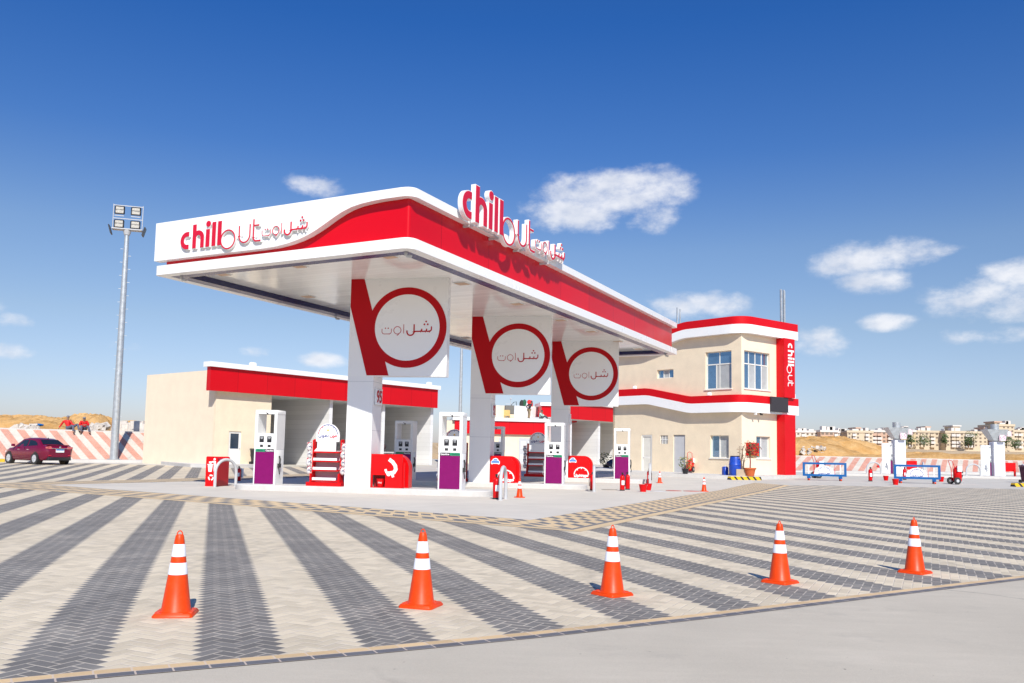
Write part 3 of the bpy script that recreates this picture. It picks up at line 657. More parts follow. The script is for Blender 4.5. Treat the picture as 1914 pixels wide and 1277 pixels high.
for i, num in enumerate(('95', '92', '')):
    o = C1+OFF*i+Xi*.9+Yi*.18
    t = thing('octane_plate', ['white plate numbered 95 on the side of the nearest canopy column', 'white plate numbered 92 on the side of the middle canopy column', 'small white plate on the side of the farthest canopy column'][i], 'number sign', (*o, 2.98), RI+pi/2, 'octane plates on the columns')
    MB().rbox(0, -.055, 0, .72, -.0, .56, .04).build('plate', SIGNW, t)
    if num: text(num, .58, EMB, t, 'numerals', at(.36, -.058, .27), .004, bold=.012)

# ---------------------------------------------------------------- pump islands
def W(i, x, y, z=.2): p = C1+OFF*i+Xi*x+Yi*y; return (p.x, p.y, z+gz(p.y))
def island(i, lab):
    o = C1+OFF*i; z = gz(o.y)
    def stad(d):
        r = .75-d; cx0, cx1, cy = -4.0+.75, 5.0-.75, .34; return [(cx0-r*sin(R(a)), cy+r*cos(R(a))) for a in range(0, 181, 15)]+[(cx1+r*sin(R(a)), cy-r*cos(R(a))) for a in range(0, 181, 15)]
    mb = MB(); A, Bq, Cq = stad(0), stad(.015), stad(.03); ids = [[mb.V(*p, h) for p in L] for L, h in ((A, 0), (A, .17), (Cq, .2))]; n = len(A)
    for a, b in zip(ids, ids[1:]):
        for k in range(n): mb.q((a[k], a[(k+1) % n], b[(k+1) % n], b[k]), True)
    mb.q(ids[-1])
    ob = mb.build('pump_island', KERB, None, (*o, z), RI); tag(ob, lab, 'pump island', 'raised concrete pump islands', 'thing'); return ob
island(0, 'nearest raised concrete pump island with rounded ends'); island(1, 'middle raised concrete pump island with rounded ends'); island(2, 'farthest raised concrete pump island with rounded ends')

def pump(green_left=True, sc=1.):
    t = thing('fuel_pump', '', 'fuel pump', (0, 0, 0), RI, 'fuel pumps on the islands', sc=sc)
    cab = MB(); Wd, Dp = .80, .66
    cab.rbox(-.40, 0, 0, .40, Dp, 1.20, .012)
    cab.box(-.40, .002, 1.2, .40, Dp-.002, 1.745)
    cab.box(-.40, 0, 1.745, -.30, Dp, 2.42); cab.box(.30, 0, 1.745, .40, Dp, 2.42); cab.rbox(-.41, -.01, 2.42, .41, Dp+.01, 2.55, .02)
    cab.build('housing', WHITP, t)
    for y0, y1 in ((-.012, -.001), (Dp+.001, Dp+.012)): MB().box(-.345, y0, .02, .345, y1, 1.11).build('lower_panel', PURP, t)
    ls = MB().box(-.345, -.014, 1.115, .0, -.001, 1.20); ls.build('grade_label', GREEN if green_left else BLACK, t)
    ls = MB().box(.004, -.014, 1.115, .345, -.001, 1.20); ls.build('grade_label', BLACK if green_left else GREEN, t)
    text('Gasoline', .085, SIGNW, t, 'label_lettering', at(.175 if green_left else -.175, -.016, 1.157), .001, bold=.002)
    text('بنزين'[:0] or 'Gasoline', .07, BLACK, t, 'label_lettering', at(-.175 if green_left else .175, -.016, 1.157), .001)
    dp = MB().rbox(-.315, -.03, 1.215, .315, -.003, 1.735, .012).build('display_panel', WHITP, t)
    for x in (-.205, .075):
        MB().box(x, -.036, 1.44, x+.165, -.028, 1.65).build('screen', BLACK, dp)
        sc_ = MB(); sc_.box(x+.03, -.039, 1.60, x+.135, -.0355, 1.622); sc_.box(x+.045, -.039, 1.555, x+.12, -.0355, 1.575); sc_.build('screen_digits', GREY, dp)
        MB().box(x+.03, -.036, 1.275, x+.14, -.028, 1.36).build('keypad', DARK, dp)
    MB().box(-.02, -.02, 2.455, .0, -.0, 2.49).cyl((.04, -.02, 2.45), (.04, .02, 2.40), .025).build('hose_guide', BLACK, t)
    for s in (1, -1):
        nz_ = MB(); x = s*.405; nz_.tube([(x+s*.03, .22, .98), (x+s*.05, .25, .86), (x+s*.05, .22, .72), (x+s*.04, .25, .60)], .028); nz_.box(min(x, x+s*.06), .15, .58, max(x, x+s*.06), .32, .72); nz_.tube([(x+s*.03, .2, .6), (x+s*.07, .16, .45), (x+s*.05, .25, .36)], .018)
        nz_.build('nozzle', DARK if s > 0 else GREY, t)
    return t
labs = {(0, 0): 'purple fronted fuel pump beside the red waste bin', (0, 1): 'purple fronted fuel pump, largest, right of the nearest red wash box', (1, 0): 'shaded purple fuel pump just behind the nearest red wash box', (1, 1): 'purple fuel pump in front of the farthest column, right of the shaded shelf rack', (2, 0): 'shaded fuel pump half hidden behind the middle column', (2, 1): 'purple fuel pump standing before the cream building, two extinguishers in front of it'}
pL = pump(True); pR_ = pump(False)
for (i, s), lab in labs.items():
    src = pR_ if s else pL; x = 3.62 if s else -2.9; l = W(i, x, 0.02)
    if i == 0: src.location = l; src['label'] = lab
    else: dup(src, l, RI, lab)

# red wash boxes with a rounded shoulder
def qprof(x0, x1, z0, z1, r): return [(x0, z0), (x1, z0), (x1, z1-r)]+[(x1-r+r*cos(R(a)), z1-r+r*sin(R(a))) for a in range(10, 91, 10)]+[(x0, z1)]
def car_icon(mb_w, mb_b, cx, cz, s):
    mb_w.prism([(cx-s, cz-.35*s), (cx-.8*s, cz-.5*s), (cx-.6*s, cz-.5*s), (cx-.55*s, cz-.38*s), (cx+.55*s, cz-.38*s), (cx+.6*s, cz-.5*s), (cx+.8*s, cz-.5*s), (cx+s, cz-.35*s), (cx+1.0*s, cz+.15*s), (cx+.75*s, cz+.35*s), (cx+.5*s, cz+.75*s), (cx+.1*s, cz+.9*s), (cx-.45*s, cz+.75*s), (cx-.75*s, cz+.35*s), (cx-s, cz+.15*s)], -.012, -.002)
    mb_b.prism([(cx-.85*s, cz-.2*s), (cx+.85*s, cz-.2*s), (cx+.9*s, cz+.1*s), (cx+.68*s, cz+.28*s), (cx-.68*s, cz+.28*s), (cx-.9*s, cz+.1*s)], -.017, -.011)
    mb_b.prism([(cx-.5*s, cz+.36*s), (cx+.5*s, cz+.36*s), (cx+.32*s, cz+.66*s), (cx-.32*s, cz+.66*s)], -.017, -.011)
def washbox(i, lab, niche):
    t = thing('wash_box', lab, 'wash box', W(i, .93, -.02), RI, 'red boxes beside the columns')
    mb = MB(); w, h, r = 1.08, 1.12, .48
    if niche:
        mb.prism([(0, .42), (w, .42), (w, h-.0)]+[(0, h)], 0, .05); mb.box(.50, 0, 0, w, .05, .42); mb.box(0, 0, 0, .06, .05, .42); mb.box(.06, 0, 0, .50, .05, .03)
        mb.box(.06, .32, .03, .5, .34, .42)
    else: mb.prism(qprof(0, w, 0, h, r), 0, .05)
    mb.build('front_plate', REDP, t)
    MB().prism(qprof(.02, 1.20, 0, h+.0, .46), .36, .78).build('rear_housing', REDP, t)
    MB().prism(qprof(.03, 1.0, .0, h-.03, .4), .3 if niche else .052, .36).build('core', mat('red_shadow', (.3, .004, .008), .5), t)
    if niche: MB().box(1.082, .06, .02, 1.14, .12, .85).build('side_post', REDP, t)
    if niche:
        ic = MB(); pts = [(.62, .95), (.75, .86), (.84, .74), (.86, .62), (.80, .52), (.70, .50), (.58, .46)]
        L, Q = stroke(pts, .12); ic.ribbon(L, Q, -.010, -.002)
        L, Q = stroke([(.50, .62), (.54, .52), (.62, .46)], .075); ic.ribbon(L, Q, -.012, -.002); L, Q = stroke([(.72, .52), (.78, .36)], .085); ic.ribbon(L, Q, -.0135, -.002)
        ic.prism(disc(.62, .47, .08, 12), -.0145, -.002); ic.build('hose_icon', SIGNW, t)
    else:
        w_, b_ = MB(), MB(); car_icon(w_, b_, .22, .86, .19); w_.build('car_icon', SIGNW, t); b_.build('car_icon_windows', mat('icon_blue', (.08, .22, .55), .4), t)
        g1, g2, g3, g4 = gauge_text(); k = .36; mb = MB(); letters(mb, g1+g2+g3+g4, -.012, -.002, .012, .66, .17, k, .0005); mb.build('gauge_sticker', SIGNW, t)
    return t
washbox(0, 'red wash box with a white hose icon and a bucket in its niche', True); washbox(1, 'red wash box with car sticker behind the grey hoop on the middle island', False); washbox(2, 'red wash box with car sticker on the farthest island', False)
def bucket(label, loc, s=1., writing=False):
    t = thing('fire_bucket', label, 'bucket', loc, random.uniform(0, 6), 'red fire buckets', sc=s)
    MB().lathe([(.10, 0), (.145, .25), (.155, .255), (.155, .265), (.138, .265), (.12, .16)], 20).build('pail', REDP, t)
    MB().tube([(.15*cos(a), .015, .25-.10*sin(a)*0.6) for a in [pi*k/8 for k in range(9)]], .006, 5).build('handle', GREY, t)
    MB().lathe([(.121, .165), (.05, .175), (.0, .178)], 16).build('sand_fill', SAND, t)
    return t
bk = bucket('red bucket in the niche of the nearest wash box', W(0, .93+.29, .14, .235)); bk.rotation_euler.z = 0
text('رمل'[:0] or 'FIRE', .07, SIGNW, bk, 'lettering', at(0, -.15, .13), .001)

# shelf racks with the round gauge sign
def rack(i, x, y, lab, sc=1., rz=RI):
    t = thing('display_rack', lab, 'shelf rack', W(i, x, y), rz, 'red shelf racks on the islands', sc=sc)
    MB().box(-.62, -.06, 0, .62, .44, .13).build('plinth', REDP, t)
    for s in (-1, 1):
        MB().prism([(s*.5-.04, .13), (s*.5+.04, .13), (s*.5+.04, 1.58), (s*.5-.04, 1.58)], .3, .42).box(s*.5-.03, .02, .13, s*.5+.03, .31, .42).box(s*.5-.025, .18, .42, s*.5+.025, .31, 1.56).build('side_frame', REDP, t)
    MB().box(-.46, .36, .15, .46, .39, 1.2).build('back_panel', mat('rack_grey', (.42, .40, .44), .5), t)
    for z, d in ((.20, .0), (.55, .02), (.86, .05)):
        sh = MB().box(-.46, d, z-.05, .46, .35, z-.001).build('shelf', REDP, t)
        MB().box(-.42, d-.025, z, .42, d-.005, z+.085).build('shelf_front', SIGNW, sh)
    MB().prism([(-.42, 1.17), (.36, 1.17), (.36, 1.56), (-.30, 1.56), (-.30, 1.30)], .05, .08).build('header_panel', SIGNW, t)
    MB().box(-.46, .04, 1.12, .46, .35, 1.165).build('shelf', REDP, t)
    sg = MB().prism([(-.42, 1.5), (.42, 1.5)]+[(.42*cos(R(a)), 1.70+.42*sin(R(a))) for a in range(0, 181, 10)], .20, .24).build('gauge_sign', SIGNW, t)
    g1, g2, g3, g4 = gauge_text(); BL = mat('sign_blue', (.02, .03, .22), .4); k = .34
    for nm, it, m in (('gauge_arc_end', g1, LRED), ('gauge_arc', g2, BL), ('arabic_letters', g3, LRED), ('arabic_letters', g4, BL)):
        mb = MB(); letters(mb, it, .194, .199, 0, 0, 1.74, k, .0004); mb.build(nm, m, sg)
    MB().prism(disc(0, 1.89, .035, 12), .194, .199).build('gauge_star', YEL, sg)
    return t
SN = D.materials.new('printed_packets'); SN.use_nodes = True; _n = SN.node_tree; _t = _n.nodes.new('ShaderNodeTexCoord'); _w = noise(_n, N(_n, _t.outputs['Object']), 14, 3)
_n.links.new(mixc(_n, _w.smooth(.48, .56), (.7, .68, .66), mixc(_n, noise(_n, N(_n, _t.outputs['Object']), 9, 2).smooth(.45, .6), (.5, .05, .06), (.12, .14, .2))).k, _n.nodes['Principled BSDF'].inputs['Base Color'])
def packets(rk, names):
    base = None; k = 0; sc = rk.scale[0]
    for s in (-1, 1):
        for j, z in enumerate((.50, .78, 1.05, 1.3)):
            if base is None:
                mb = MB(); mb.ball((0, 0, 0), .1, 8, 6, (1.0, .7, 1.25)); mb.box(-.08, -.01, .11, .08, .01, .17); base = mb.build('hanging_packet', SN)
                o = base
            else: o = base.copy(); COL.objects.link(o)
            o.location = rk.matrix_world @ Vector((s*(.60+.02*(j % 2)), .12, z)); o.rotation_euler = (0, 0, RI+random.uniform(-.4, .4)); o.scale = (sc,)*3
            tag(o, f'printed packets hanging on the {"left" if s < 0 else "right"} side of the {names}, {["lowest", "second lowest", "second highest", "topmost"][j]} of four', 'packet', 'packets hung on the shelf racks')
r0 = rack(0, -.74, .05, 'sunlit red shelf rack left of the nearest column'); r1 = rack(2, -.70, .15, 'shaded red shelf rack left of the pump in front of the farthest column', 1.08); r2 = rack(1, -.74, .15, 'shaded shelf rack seen through the opening of the largest pump', 1.05)
bpy.context.view_layer.update(); packets(r0, 'sunlit shelf rack'); packets(r1, 'shaded shelf rack')

# hoops, bins
def hoop(label, loc, rz=RI+pi/2, w=.9, h=1.0, r=.055, group='grey hoop guards'):
    t = thing('hoop_guard', label, 'hoop guard', loc, rz, group); a = w/2
    mb = MB().tube([(-a, 0, 0), (-a, 0, h-a)]+[(-a*cos(R(k)), 0, h-a+a*sin(R(k))) for k in range(15, 180, 15)]+[(a, 0, h-a), (a, 0, 0)], r, 12)
    mb.build('hoop_tube', GREY, t); MB().cyl((-a, 0, 0), (-a, 0, .02), .1).cyl((a, 0, 0), (a, 0, .02), .1).build('foot_plate', KERB, t); return t
def Gp(u, v, dz=0.): p = G(u, v, dz); return tuple(p)
p = G(421, 911); hoop('grey steel hoop in front of the red waste bin', (p.x, p.y, p.z), RI+R(65))
p = G(940, 935); hoop('grey steel hoop in front of the middle red wash box', (p.x, p.y, p.z))
p = G(1110, 919.5); hoop('grey steel hoop edge-on beside the lone dark extinguisher, right of the farthest wash box', (p.x, p.y, p.z), R(84))
p = G(1214.5, 906); hoop('grey steel hoop edge-on left of the small cone', (p.x, p.y, p.z), R(80.5))
def bin_icon(t):
    ic = MB(); 
    ic.prism([(.08, .78), (.27, .78), (.24, .54), (.11, .54)], -.008, -.002); ic.box(.06, -.008, .79, .29, -.002, .82)
    ic.prism(disc(.335, 1.0, .045, 12), -.008, -.002); L, Q = stroke([(.34, .93), (.36, .78), (.36, .56)], .09); ic.ribbon(L, Q, -.0088, -.002); L, Q = stroke([(.32, .92), (.22, .89), (.12, .89)], .05); ic.ribbon(L, Q, -.0096, -.002)
    ic.prism([(.12, .85), (.22, .83), (.22, .87), (.13, .90)], -.0104, -.002)
    ic.build('litter_icon', SIGNW, t)
    rc = MB()
    for k in range(3):
        a = 90+120*k; L, Q = stroke(arc(.22, .33, .085, a-48, a+38, 5), .05); rc.ribbon(L, Q, -.008-.0008*k, -.002)
    rc.build('recycling_icon', SIGNW, t)
p = G(383, 909.5); tb = thing('waste_bin', 'red waste bin with white litter and recycling icons', 'waste bin', (p.x, p.y, p.z), RI)
wb = MB().prism([(0, 0), (.46, 0), (.46, 1.06), (.40, 1.1), (.03, 1.1), (0, 1.07)], 0, .05); wb.build('front_panel', REDP, tb)
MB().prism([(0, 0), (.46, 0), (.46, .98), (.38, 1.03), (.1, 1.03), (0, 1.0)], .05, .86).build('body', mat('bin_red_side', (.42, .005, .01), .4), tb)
MB().prism([(0.0, .98), (.47, 0.98), (.47, 1.06), (.40, 1.1), (0.0, 1.09)], .80, .9).build('rear_panel', REDP, tb)
bin_icon(tb)

# ---------------------------------------------------------------- buildings
def wall(L, z0, z1, holes=(), T=.22, zf=None):                                # upright panel along +x with openings (x0, z0, x1, z1)
    mb = MB(); X = sorted(set([0, L]+[h[k] for h in holes for k in (0, 2)])); Z = sorted(set([z0, z1]+[h[k] for h in holes for k in (1, 3)]))
    hole = lambda x, z: any(h[0] < x < h[2] and h[1] < z < h[3] for h in holes)
    for a, b in zip(X, X[1:]):
        for c, d in zip(Z, Z[1:]):
            if hole((a+b)/2, (c+d)/2): continue
            mb.poly([(a, 0, c), (b, 0, c), (b, 0, d), (a, 0, d)]); mb.poly([(b, T, c), (a, T, c), (a, T, d), (b, T, d)])
    for a, c, b, d in holes:
        mb.poly([(a, 0, d), (b, 0, d), (b, T, d), (a, T, d)]); mb.poly([(a, 0, c), (a, 0, d), (a, T, d), (a, T, c)]); mb.poly([(b, 0, d), (b, 0, c), (b, T, c), (b, T, d)]); mb.poly([(b, 0, c), (a, 0, c), (a, T, c), (b, T, c)])
    mb.poly([(0, 0, z1), (L, 0, z1), (L, T, z1), (0, T, z1)]); mb.poly([(0, T, z0), (0, 0, z0), (0, 0, z1), (0, T, z1)][::-1]); mb.poly([(L, 0, z0), (L, T, z0), (L, T, z1), (L, 0, z1)])
    return mb
def window(par, x0, z0, x1, z1, bars, dep=.16, fr=.05, panes=None, label=None):
    o = MB(); o.box(x0, dep, z0, x1, dep+.06, z0+fr); o.box(x0, dep, z1-fr, x1, dep+.06, z1); o.box(x0, dep, z0+fr, x0+fr, dep+.06, z1-fr); o.box(x1-fr, dep, z0+fr, x1, dep+.06, z1-fr)
    for b in bars: o.box(*b)
    w = o.build('window', FRAME, par)
    for (a, c, b, d, m) in (panes or [(x0+fr, z0+fr, x1-fr, z1-fr, GLASS)]): MB().box(a, dep+.03, c, b, dep+.036, d).build('pane', m, w)
    return w
# car wash block on the left
P1 = Vector((-18.3, 54.5)); R1 = R(51); X1 = Vector((cos(R1), sin(R1))); Y1 = Vector((-sin(R1), cos(R1))); z1_ = gz(P1.y)+.2
LW = 20.0; DW = 8.7
wb1 = thing('car_wash_building', 'cream and white car wash building with a red fascia and open bays', 'car wash', (*P1, z1_), R1)
wall(4.2, -.3, 4.9, [(1.05, .0, 1.98, 2.12), (3.0, 1.0, 3.75, 2.15)], .22).build('front_wall', CREAM, wb1)
lw = wall(DW-.22, -.4, 6.02, (), .22).build('side_wall', PALE, wb1, (-.0, DW, 0), -pi/2)
MB().box(.22, DW-.2, -.4, LW, DW, 5.9).build('rear_wall', WHITP, wb1)
BAYW = D.materials.new('bay_cladding'); BAYW.use_nodes = True; seamed(BAYW, (.74, .735, .72), .35, .45, 2, .006, .8)
for x in (4.2, 9.25, 14.4, LW-.25): MB().box(x-.02 if x > 4.3 else x-.2, .22 if x < 4.3 else .05, -.4, x+.26 if x > 4.3 else x, DW-.2, 5.0).build('bay_partition', BAYW, wb1)
for x0, x1 in ((4.2, 9.23), (9.51, 14.38), (14.66, LW-.27)): MB().box(x0, .25, 4.75, x1, DW-.2, 4.85).build('bay_ceiling', WHITP, wb1)
MB().box(9.0, DW-.26, 0, 9.08, DW-.2, 4.7).build('wall_post', WHITP, wb1)
FAS = D.materials.new('wash_fascia_red'); FAS.use_nodes = True; seamed(FAS, (.60, .0005, .007), 2.25, .34); FAS.node_tree.nodes['Principled BSDF'].inputs['Specular IOR Level'].default_value = .3
MB().box(-.75, -.42, 4.62, LW, -.30, 6.12).box(-.75, -.30, 4.62, -.63, .0, 6.12).build('red_fascia', FAS, wb1)
MB().box(-.9, -.6, 6.12, LW+.15, .2, 6.44).build('white_trim', WHITE, wb1)
MB().box(.0, -.29, 4.63, LW, .02, 4.68).build('fascia_soffit', WHITP, wb1)
MB().box(.1, .2, 5.6, LW, DW, 5.75).build('roof', KERB, wb1)
for x in (2.2, 11.5, 18.9): MB().rbox(x, -.4, 6.44, x+.45, -.1, 6.68, .05).build('roof_floodlight', SIGNW, wb1)
dr = MB(); dr.box(1.05, .06, 0, 1.98, .12, 1.0); dr.box(1.05, .06, 1.0, 1.2, .12, 2.12); dr.box(1.83, .06, 1.0, 1.98, .12, 2.12); dr.box(1.2, .06, 1.98, 1.83, .12, 2.12); d1 = dr.build('door', FRAME, wb1)
MB().box(1.2, .09, 1.0, 1.83, .1, 1.98).build('pane', GLASS, d1); MB().box(1.86, .02, 1.0, 1.94, .06, 1.05).build('handle', GREY, d1)
window(wb1, 3.0, 1.0, 3.75, 2.15, [(3.36, .16, 1.0, 3.41, .22, 2.15)], panes=[(3.05, 1.05, 3.36, 2.1, GLASS), (3.41, 1.05, 3.7, 2.1, CURT)])
def W1(x, y, z=0): p = P1+X1*x+Y1*y; return (p.x, p.y, z1_+z)
# third car wash, beside the cream house, and the taller block behind
P3 = Vector((5.95, 80.5)); R3 = R(49); z3 = gz(80.5); X3 = Vector((cos(R3), sin(R3))); Y3 = Vector((-sin(R3), cos(R3)))
wb3 = thing('car_wash_building', 'small white car wash with a red fascia between the columns and the cream house', 'car wash', (*P3, z3), R3)
for x in (0, 5.2, 10.6): MB().box(x, .0, -.3, x+.8 if x == 0 else x+.3, 6.3, 4.5).build('bay_partition', BAYW, wb3)
MB().box(0, 6.3, -.3, 14, 6.5, 5.7).build('rear_wall', WHITP, wb3)
MB().box(-.15, -.42, 4.3, 15, -.3, 5.72).build('red_fascia', FAS, wb3); MB().box(-.3, -.6, 5.72, 15, .2, 6.02).build('white_trim', WHITE, wb3); MB().box(0, -.29, 4.31, 15, 6.3, 4.42).build('bay_ceiling', WHITP, wb3)
P2 = Vector((-10.5, 86.5)); z2 = gz(78)
wm = thing('service_block', 'tall cream service block behind the islands with a lower red banded annex', 'building', (*P2, z2), R(6))
MB().box(7.5, 0, -.5, 19, 5, 5.85).build('tall_wall', CREAM, wm)
MB().box(4.0, -8, -.5, 13.2, 0, 3.9).build('annex_wall', CREAM, wm)
MB().box(5.2, -8.25, 2.75, 13.75, -8.05, 3.95).build('annex_fascia', FAS, wm); MB().box(5.0, -8.4, 3.95, 13.95, 0, 4.25).build('annex_roof', WHITE, wm)
MB().box(13.53, -8.05, 2.75, 13.75, -.3, 3.95).build('annex_fascia', FAS, wm)
ld = MB()
for x in (11.2,): 
    dd = MB().box(x, -8.06, .0, x+1.45, -8.0, 2.45).build('louvre_door', GREY, wm)
    for xx in (x+.15, x+.85):
        for zz in (.3, 1.45):
            lv = MB()
            for k in range(7): lv.box(xx, -8.085, zz+k*.1, xx+.5, -8.06, zz+k*.1+.05)
            lv.build('louvre', WHITP, dd)
MB().box(9.3, -8.06, 1.3, 9.95, -8.0, 2.4).build('louvre_door', GREY, wm)
MB().box(13.95, -3.5, 4.2, 17.5, -.1, 5.75).build('stair_fascia', FAS, wm); MB().box(13.8, -3.7, 5.75, 17.7, .3, 6.08).build('stair_trim', WHITE, wm); MB().box(14.2, -3.2, -.5, 14.7, -.2, 4.2).build('stair_wall', CREAM, wm)

# two storey house with wavy red and white bands
PC = Vector((15.0, 54.0)); aL, aR = R(-48), R(36.9); DL = Vector((cos(aL), sin(aL))); DR = Vector((cos(aR), sin(aR))); NL = Vector((sin(aL), -cos(aL))); NR = Vector((sin(aR), -cos(aR)))
zh = gz(54)+.2; ZH = lambda z: z-zh
LLEN, RLEN = 10.6, 5.0
hs = thing('station_house', 'cream two storey station house with wavy red and white bands and a red pillar', 'building', (*PC, zh))
def tL(u, z=None, off=0.):                                                    # column u of the picture -> distance along the left face from the corner
    r = (u-CX)/F; o = PC+NL*off; return (o.x-r*o.y)/(DL.x-r*DL.y)
fl = D.objects.new('left_face', None)
D.objects.remove(fl)
def zL(u, v, t):
    p = PC-DL*t; return AT(u, v, p.y).z-zh
def face(o, t0=0): return o
pos = lambda t: LLEN-t                                                       # local x on the left wall runs from its far left end to the corner
def rectL(u0, v0, u1, v1):
    t0, t1 = tL(u0), tL(u1); return (pos(t0), zL((u0+u1)/2, v1, (t0+t1)/2), pos(t1), zL((u0+u1)/2, v0, (t0+t1)/2))
hUp = rectL(1320, 657, 1369, 727); hSm = rectL(1229, 691, 1260, 707); hLo = rectL(1329, 814, 1363.5, 856); hD1 = rectL(1200.5, 813, 1220.5, 880); hD2 = rectL(1260, 813, 1282, 880); hV = rectL(1236, 814, 1250, 830)
hD1 = (hD1[0], -.05, hD1[2], hD1[3]); hD2 = (hD2[0], -.05, hD2[2], hD2[3])
o = PC-DL*LLEN; wl = wall(LLEN, -.4, 9.6, [hUp, hSm, hLo, hD1, hD2, hV], .24).build('left_wall', CREAM, hs, (o.x-PC.x, o.y-PC.y, 0), aL)
def tR(u, off=0.): r = (u-CX)/F; o = PC+NR*off; return (r*o.y-o.x)/(DR.x-r*DR.y)
def rectR(u0, v0, u1, v1):
    t0, t1 = tR(u0), tR(u1); y = (PC+DR*(t0+t1)/2).y; um = (u0+u1)/2; return (t0, AT(um, v1, y).z-zh, t1, AT(um, v0, y).z-zh)
hRU = rectR(1393, 658, 1441, 728); hRL = rectR(1415, 816, 1441, 857)
wr = wall(RLEN, -.4, 9.6, [hRU, hRL], .24).build('right_wall', PALE, hs, (0, 0, 0), aR)
MB().slab([(0, 0), (DR.x*RLEN, DR.y*RLEN), (DR.x*RLEN-DL.x*LLEN, DR.y*RLEN-DL.y*LLEN), (-DL.x*LLEN, -DL.y*LLEN)], 9.3, 9.45).build('roof', KERB, hs)
q0, q1, q2 = PC+DR*RLEN-PC, PC+DR*RLEN-DL*LLEN-PC, -DL*LLEN
MB().slab([tuple(q0), tuple(q1), tuple(q1*.985+Vector((0, -.1))), tuple(q0*.985)], -.4, 9.4).slab([tuple(q1), tuple(q2), tuple(q2*.985), tuple(q1*.985)], -.4, 9.4).build('rear_wall', CREAM, hs)
x0, z0, x1, z1 = hUp; zm = z0+(z1-z0)*.66; xm = (x0+x1)/2
window(wl, *hUp, [(x0, .16, zm-.03, x1, .22, zm+.04), (xm-.03, .16, zm, xm+.03, .22, z1), (x0+(x1-x0)*.36, .16, z0, x0+(x1-x0)*.36+.06, .22, zm), (xm-.02, .165, z0, xm+.02, .22, zm)],
       panes=[(x0+.05, zm, x1-.05, z1-.05, GLASSB), (x0+.05, z0+.05, x0+(x1-x0)*.36, zm, GLASSB), (x0+(x1-x0)*.4, z0+.05, x1-.2, zm, CURT), (x1-.19, z0+.05, x1-.05, zm, GLASSB)])
x0, z0, x1, z1 = hRU; zm = z0+(z1-z0)*.66; w4 = (x1-x0)/4
window(wr, *hRU, [(x0, .16, zm-.03, x1, .22, zm+.04)]+[(x0+w4*k-.03, .16, z0, x0+w4*k+.03, .22, z1) for k in (1, 2, 3)],
       panes=[(x0+.05, zm, x1-.05, z1-.05, GLASSB), (x0+.05, z0+.05, x0+w4, zm, GLASSB), (x0+w4, z0+.05, x0+2*w4, zm, CURT), (x0+2*w4, z0+.05, x0+3*w4, zm, GLASSB), (x0+3*w4, z0+.05, x1-.05, zm, CURT)])
for wl_, h in ((wl, hLo), (wr, hRL)):
    x0, z0, x1, z1 = h; xm = x0+(x1-x0)*.45; window(wl_, *h, [(xm-.04, .14, z0, xm+.04, .22, z1)], panes=[(x0+.05, z0+.05, xm, z1-.05, GLASSB), (xm, z0+.05, x1-.05, z1-.05, CURT)])
x0, z0, x1, z1 = hSm; window(wl, *hSm, [(x0+(x1-x0)*k-.02, .16, z0, x0+(x1-x0)*k+.02, .22, z1) for k in (.33, .66)], panes=[(x0+.05, z0+.05, x0+(x1-x0)*.33, z1-.05, GLASSB), (x0+(x1-x0)*.33, z0+.05, x0+(x1-x0)*.66, z1-.05, CURT), (x0+(x1-x0)*.66, z0+.05, x1-.05, z1-.05, GLASSB)])
def sill(par, h):
    x0, z0, x1, z1 = h; MB().box(x0-.06, -.06, z0-.07, x1+.06, .14, z0-.001).build('sill', FRAME, par)
sill(wl, hUp); sill(wl, hLo); sill(wr, hRU); sill(wr, hRL)
x0, z0, x1, z1 = hD1; d = MB().box(x0, .10, z0, x1, .16, z1).box(x0, .03, z0, x0+.1, .1, z1).box(x1-.1, .03, z0, x1, .1, z1).box(x0+.1, .03, z1-.1, x1-.1, .1, z1).build('white_door', FRAME, hs, wl.location, aL)
MB().box(x0+.14, .088, z0+.15, x1-.14, .099, z0+1.0).build('door_panel', mat('door_cream', (.70, .68, .60), .5), d); MB().box(x0+.14, .088, z0+1.12, x1-.14, .099, z1-.2).build('door_panel', mat('door_cream', (.7, .68, .6)), d); MB().box(x0+.12, .05, z0+1.0, x0+.2, .09, z0+1.06).build('handle', GREY, d)
x0, z0, x1, z1 = hD2; d = MB().box(x0, .08, z0, x1, .13, z1-.03).build('grey_door', GREY, hs, wl.location, aL); MB().box(x1-.3, .05, z0+1.02, x1-.06, .08, z0+1.06).box(x1-.2, .05, z0+.85, x1-.16, .08, z0+1.02).build('handle', STEEL, d)
x0, z0, x1, z1 = hV; MB().box(x0, .18, z0, x1, .2, z1).build('vent_opening', BLACK, hs, wl.location, aL)
vg = MB(); n_ = 5
for k in range(n_+1): xx = x0+(x1-x0)*k/n_; vg.box(xx-.02, .04, z0, xx+.02, .08, z1)
vg.box(x0, .035, (z0+z1)/2-.02, x1, .085, (z0+z1)/2+.02); vg.build('vent_grille', WHITP, hs, wl.location, aL)
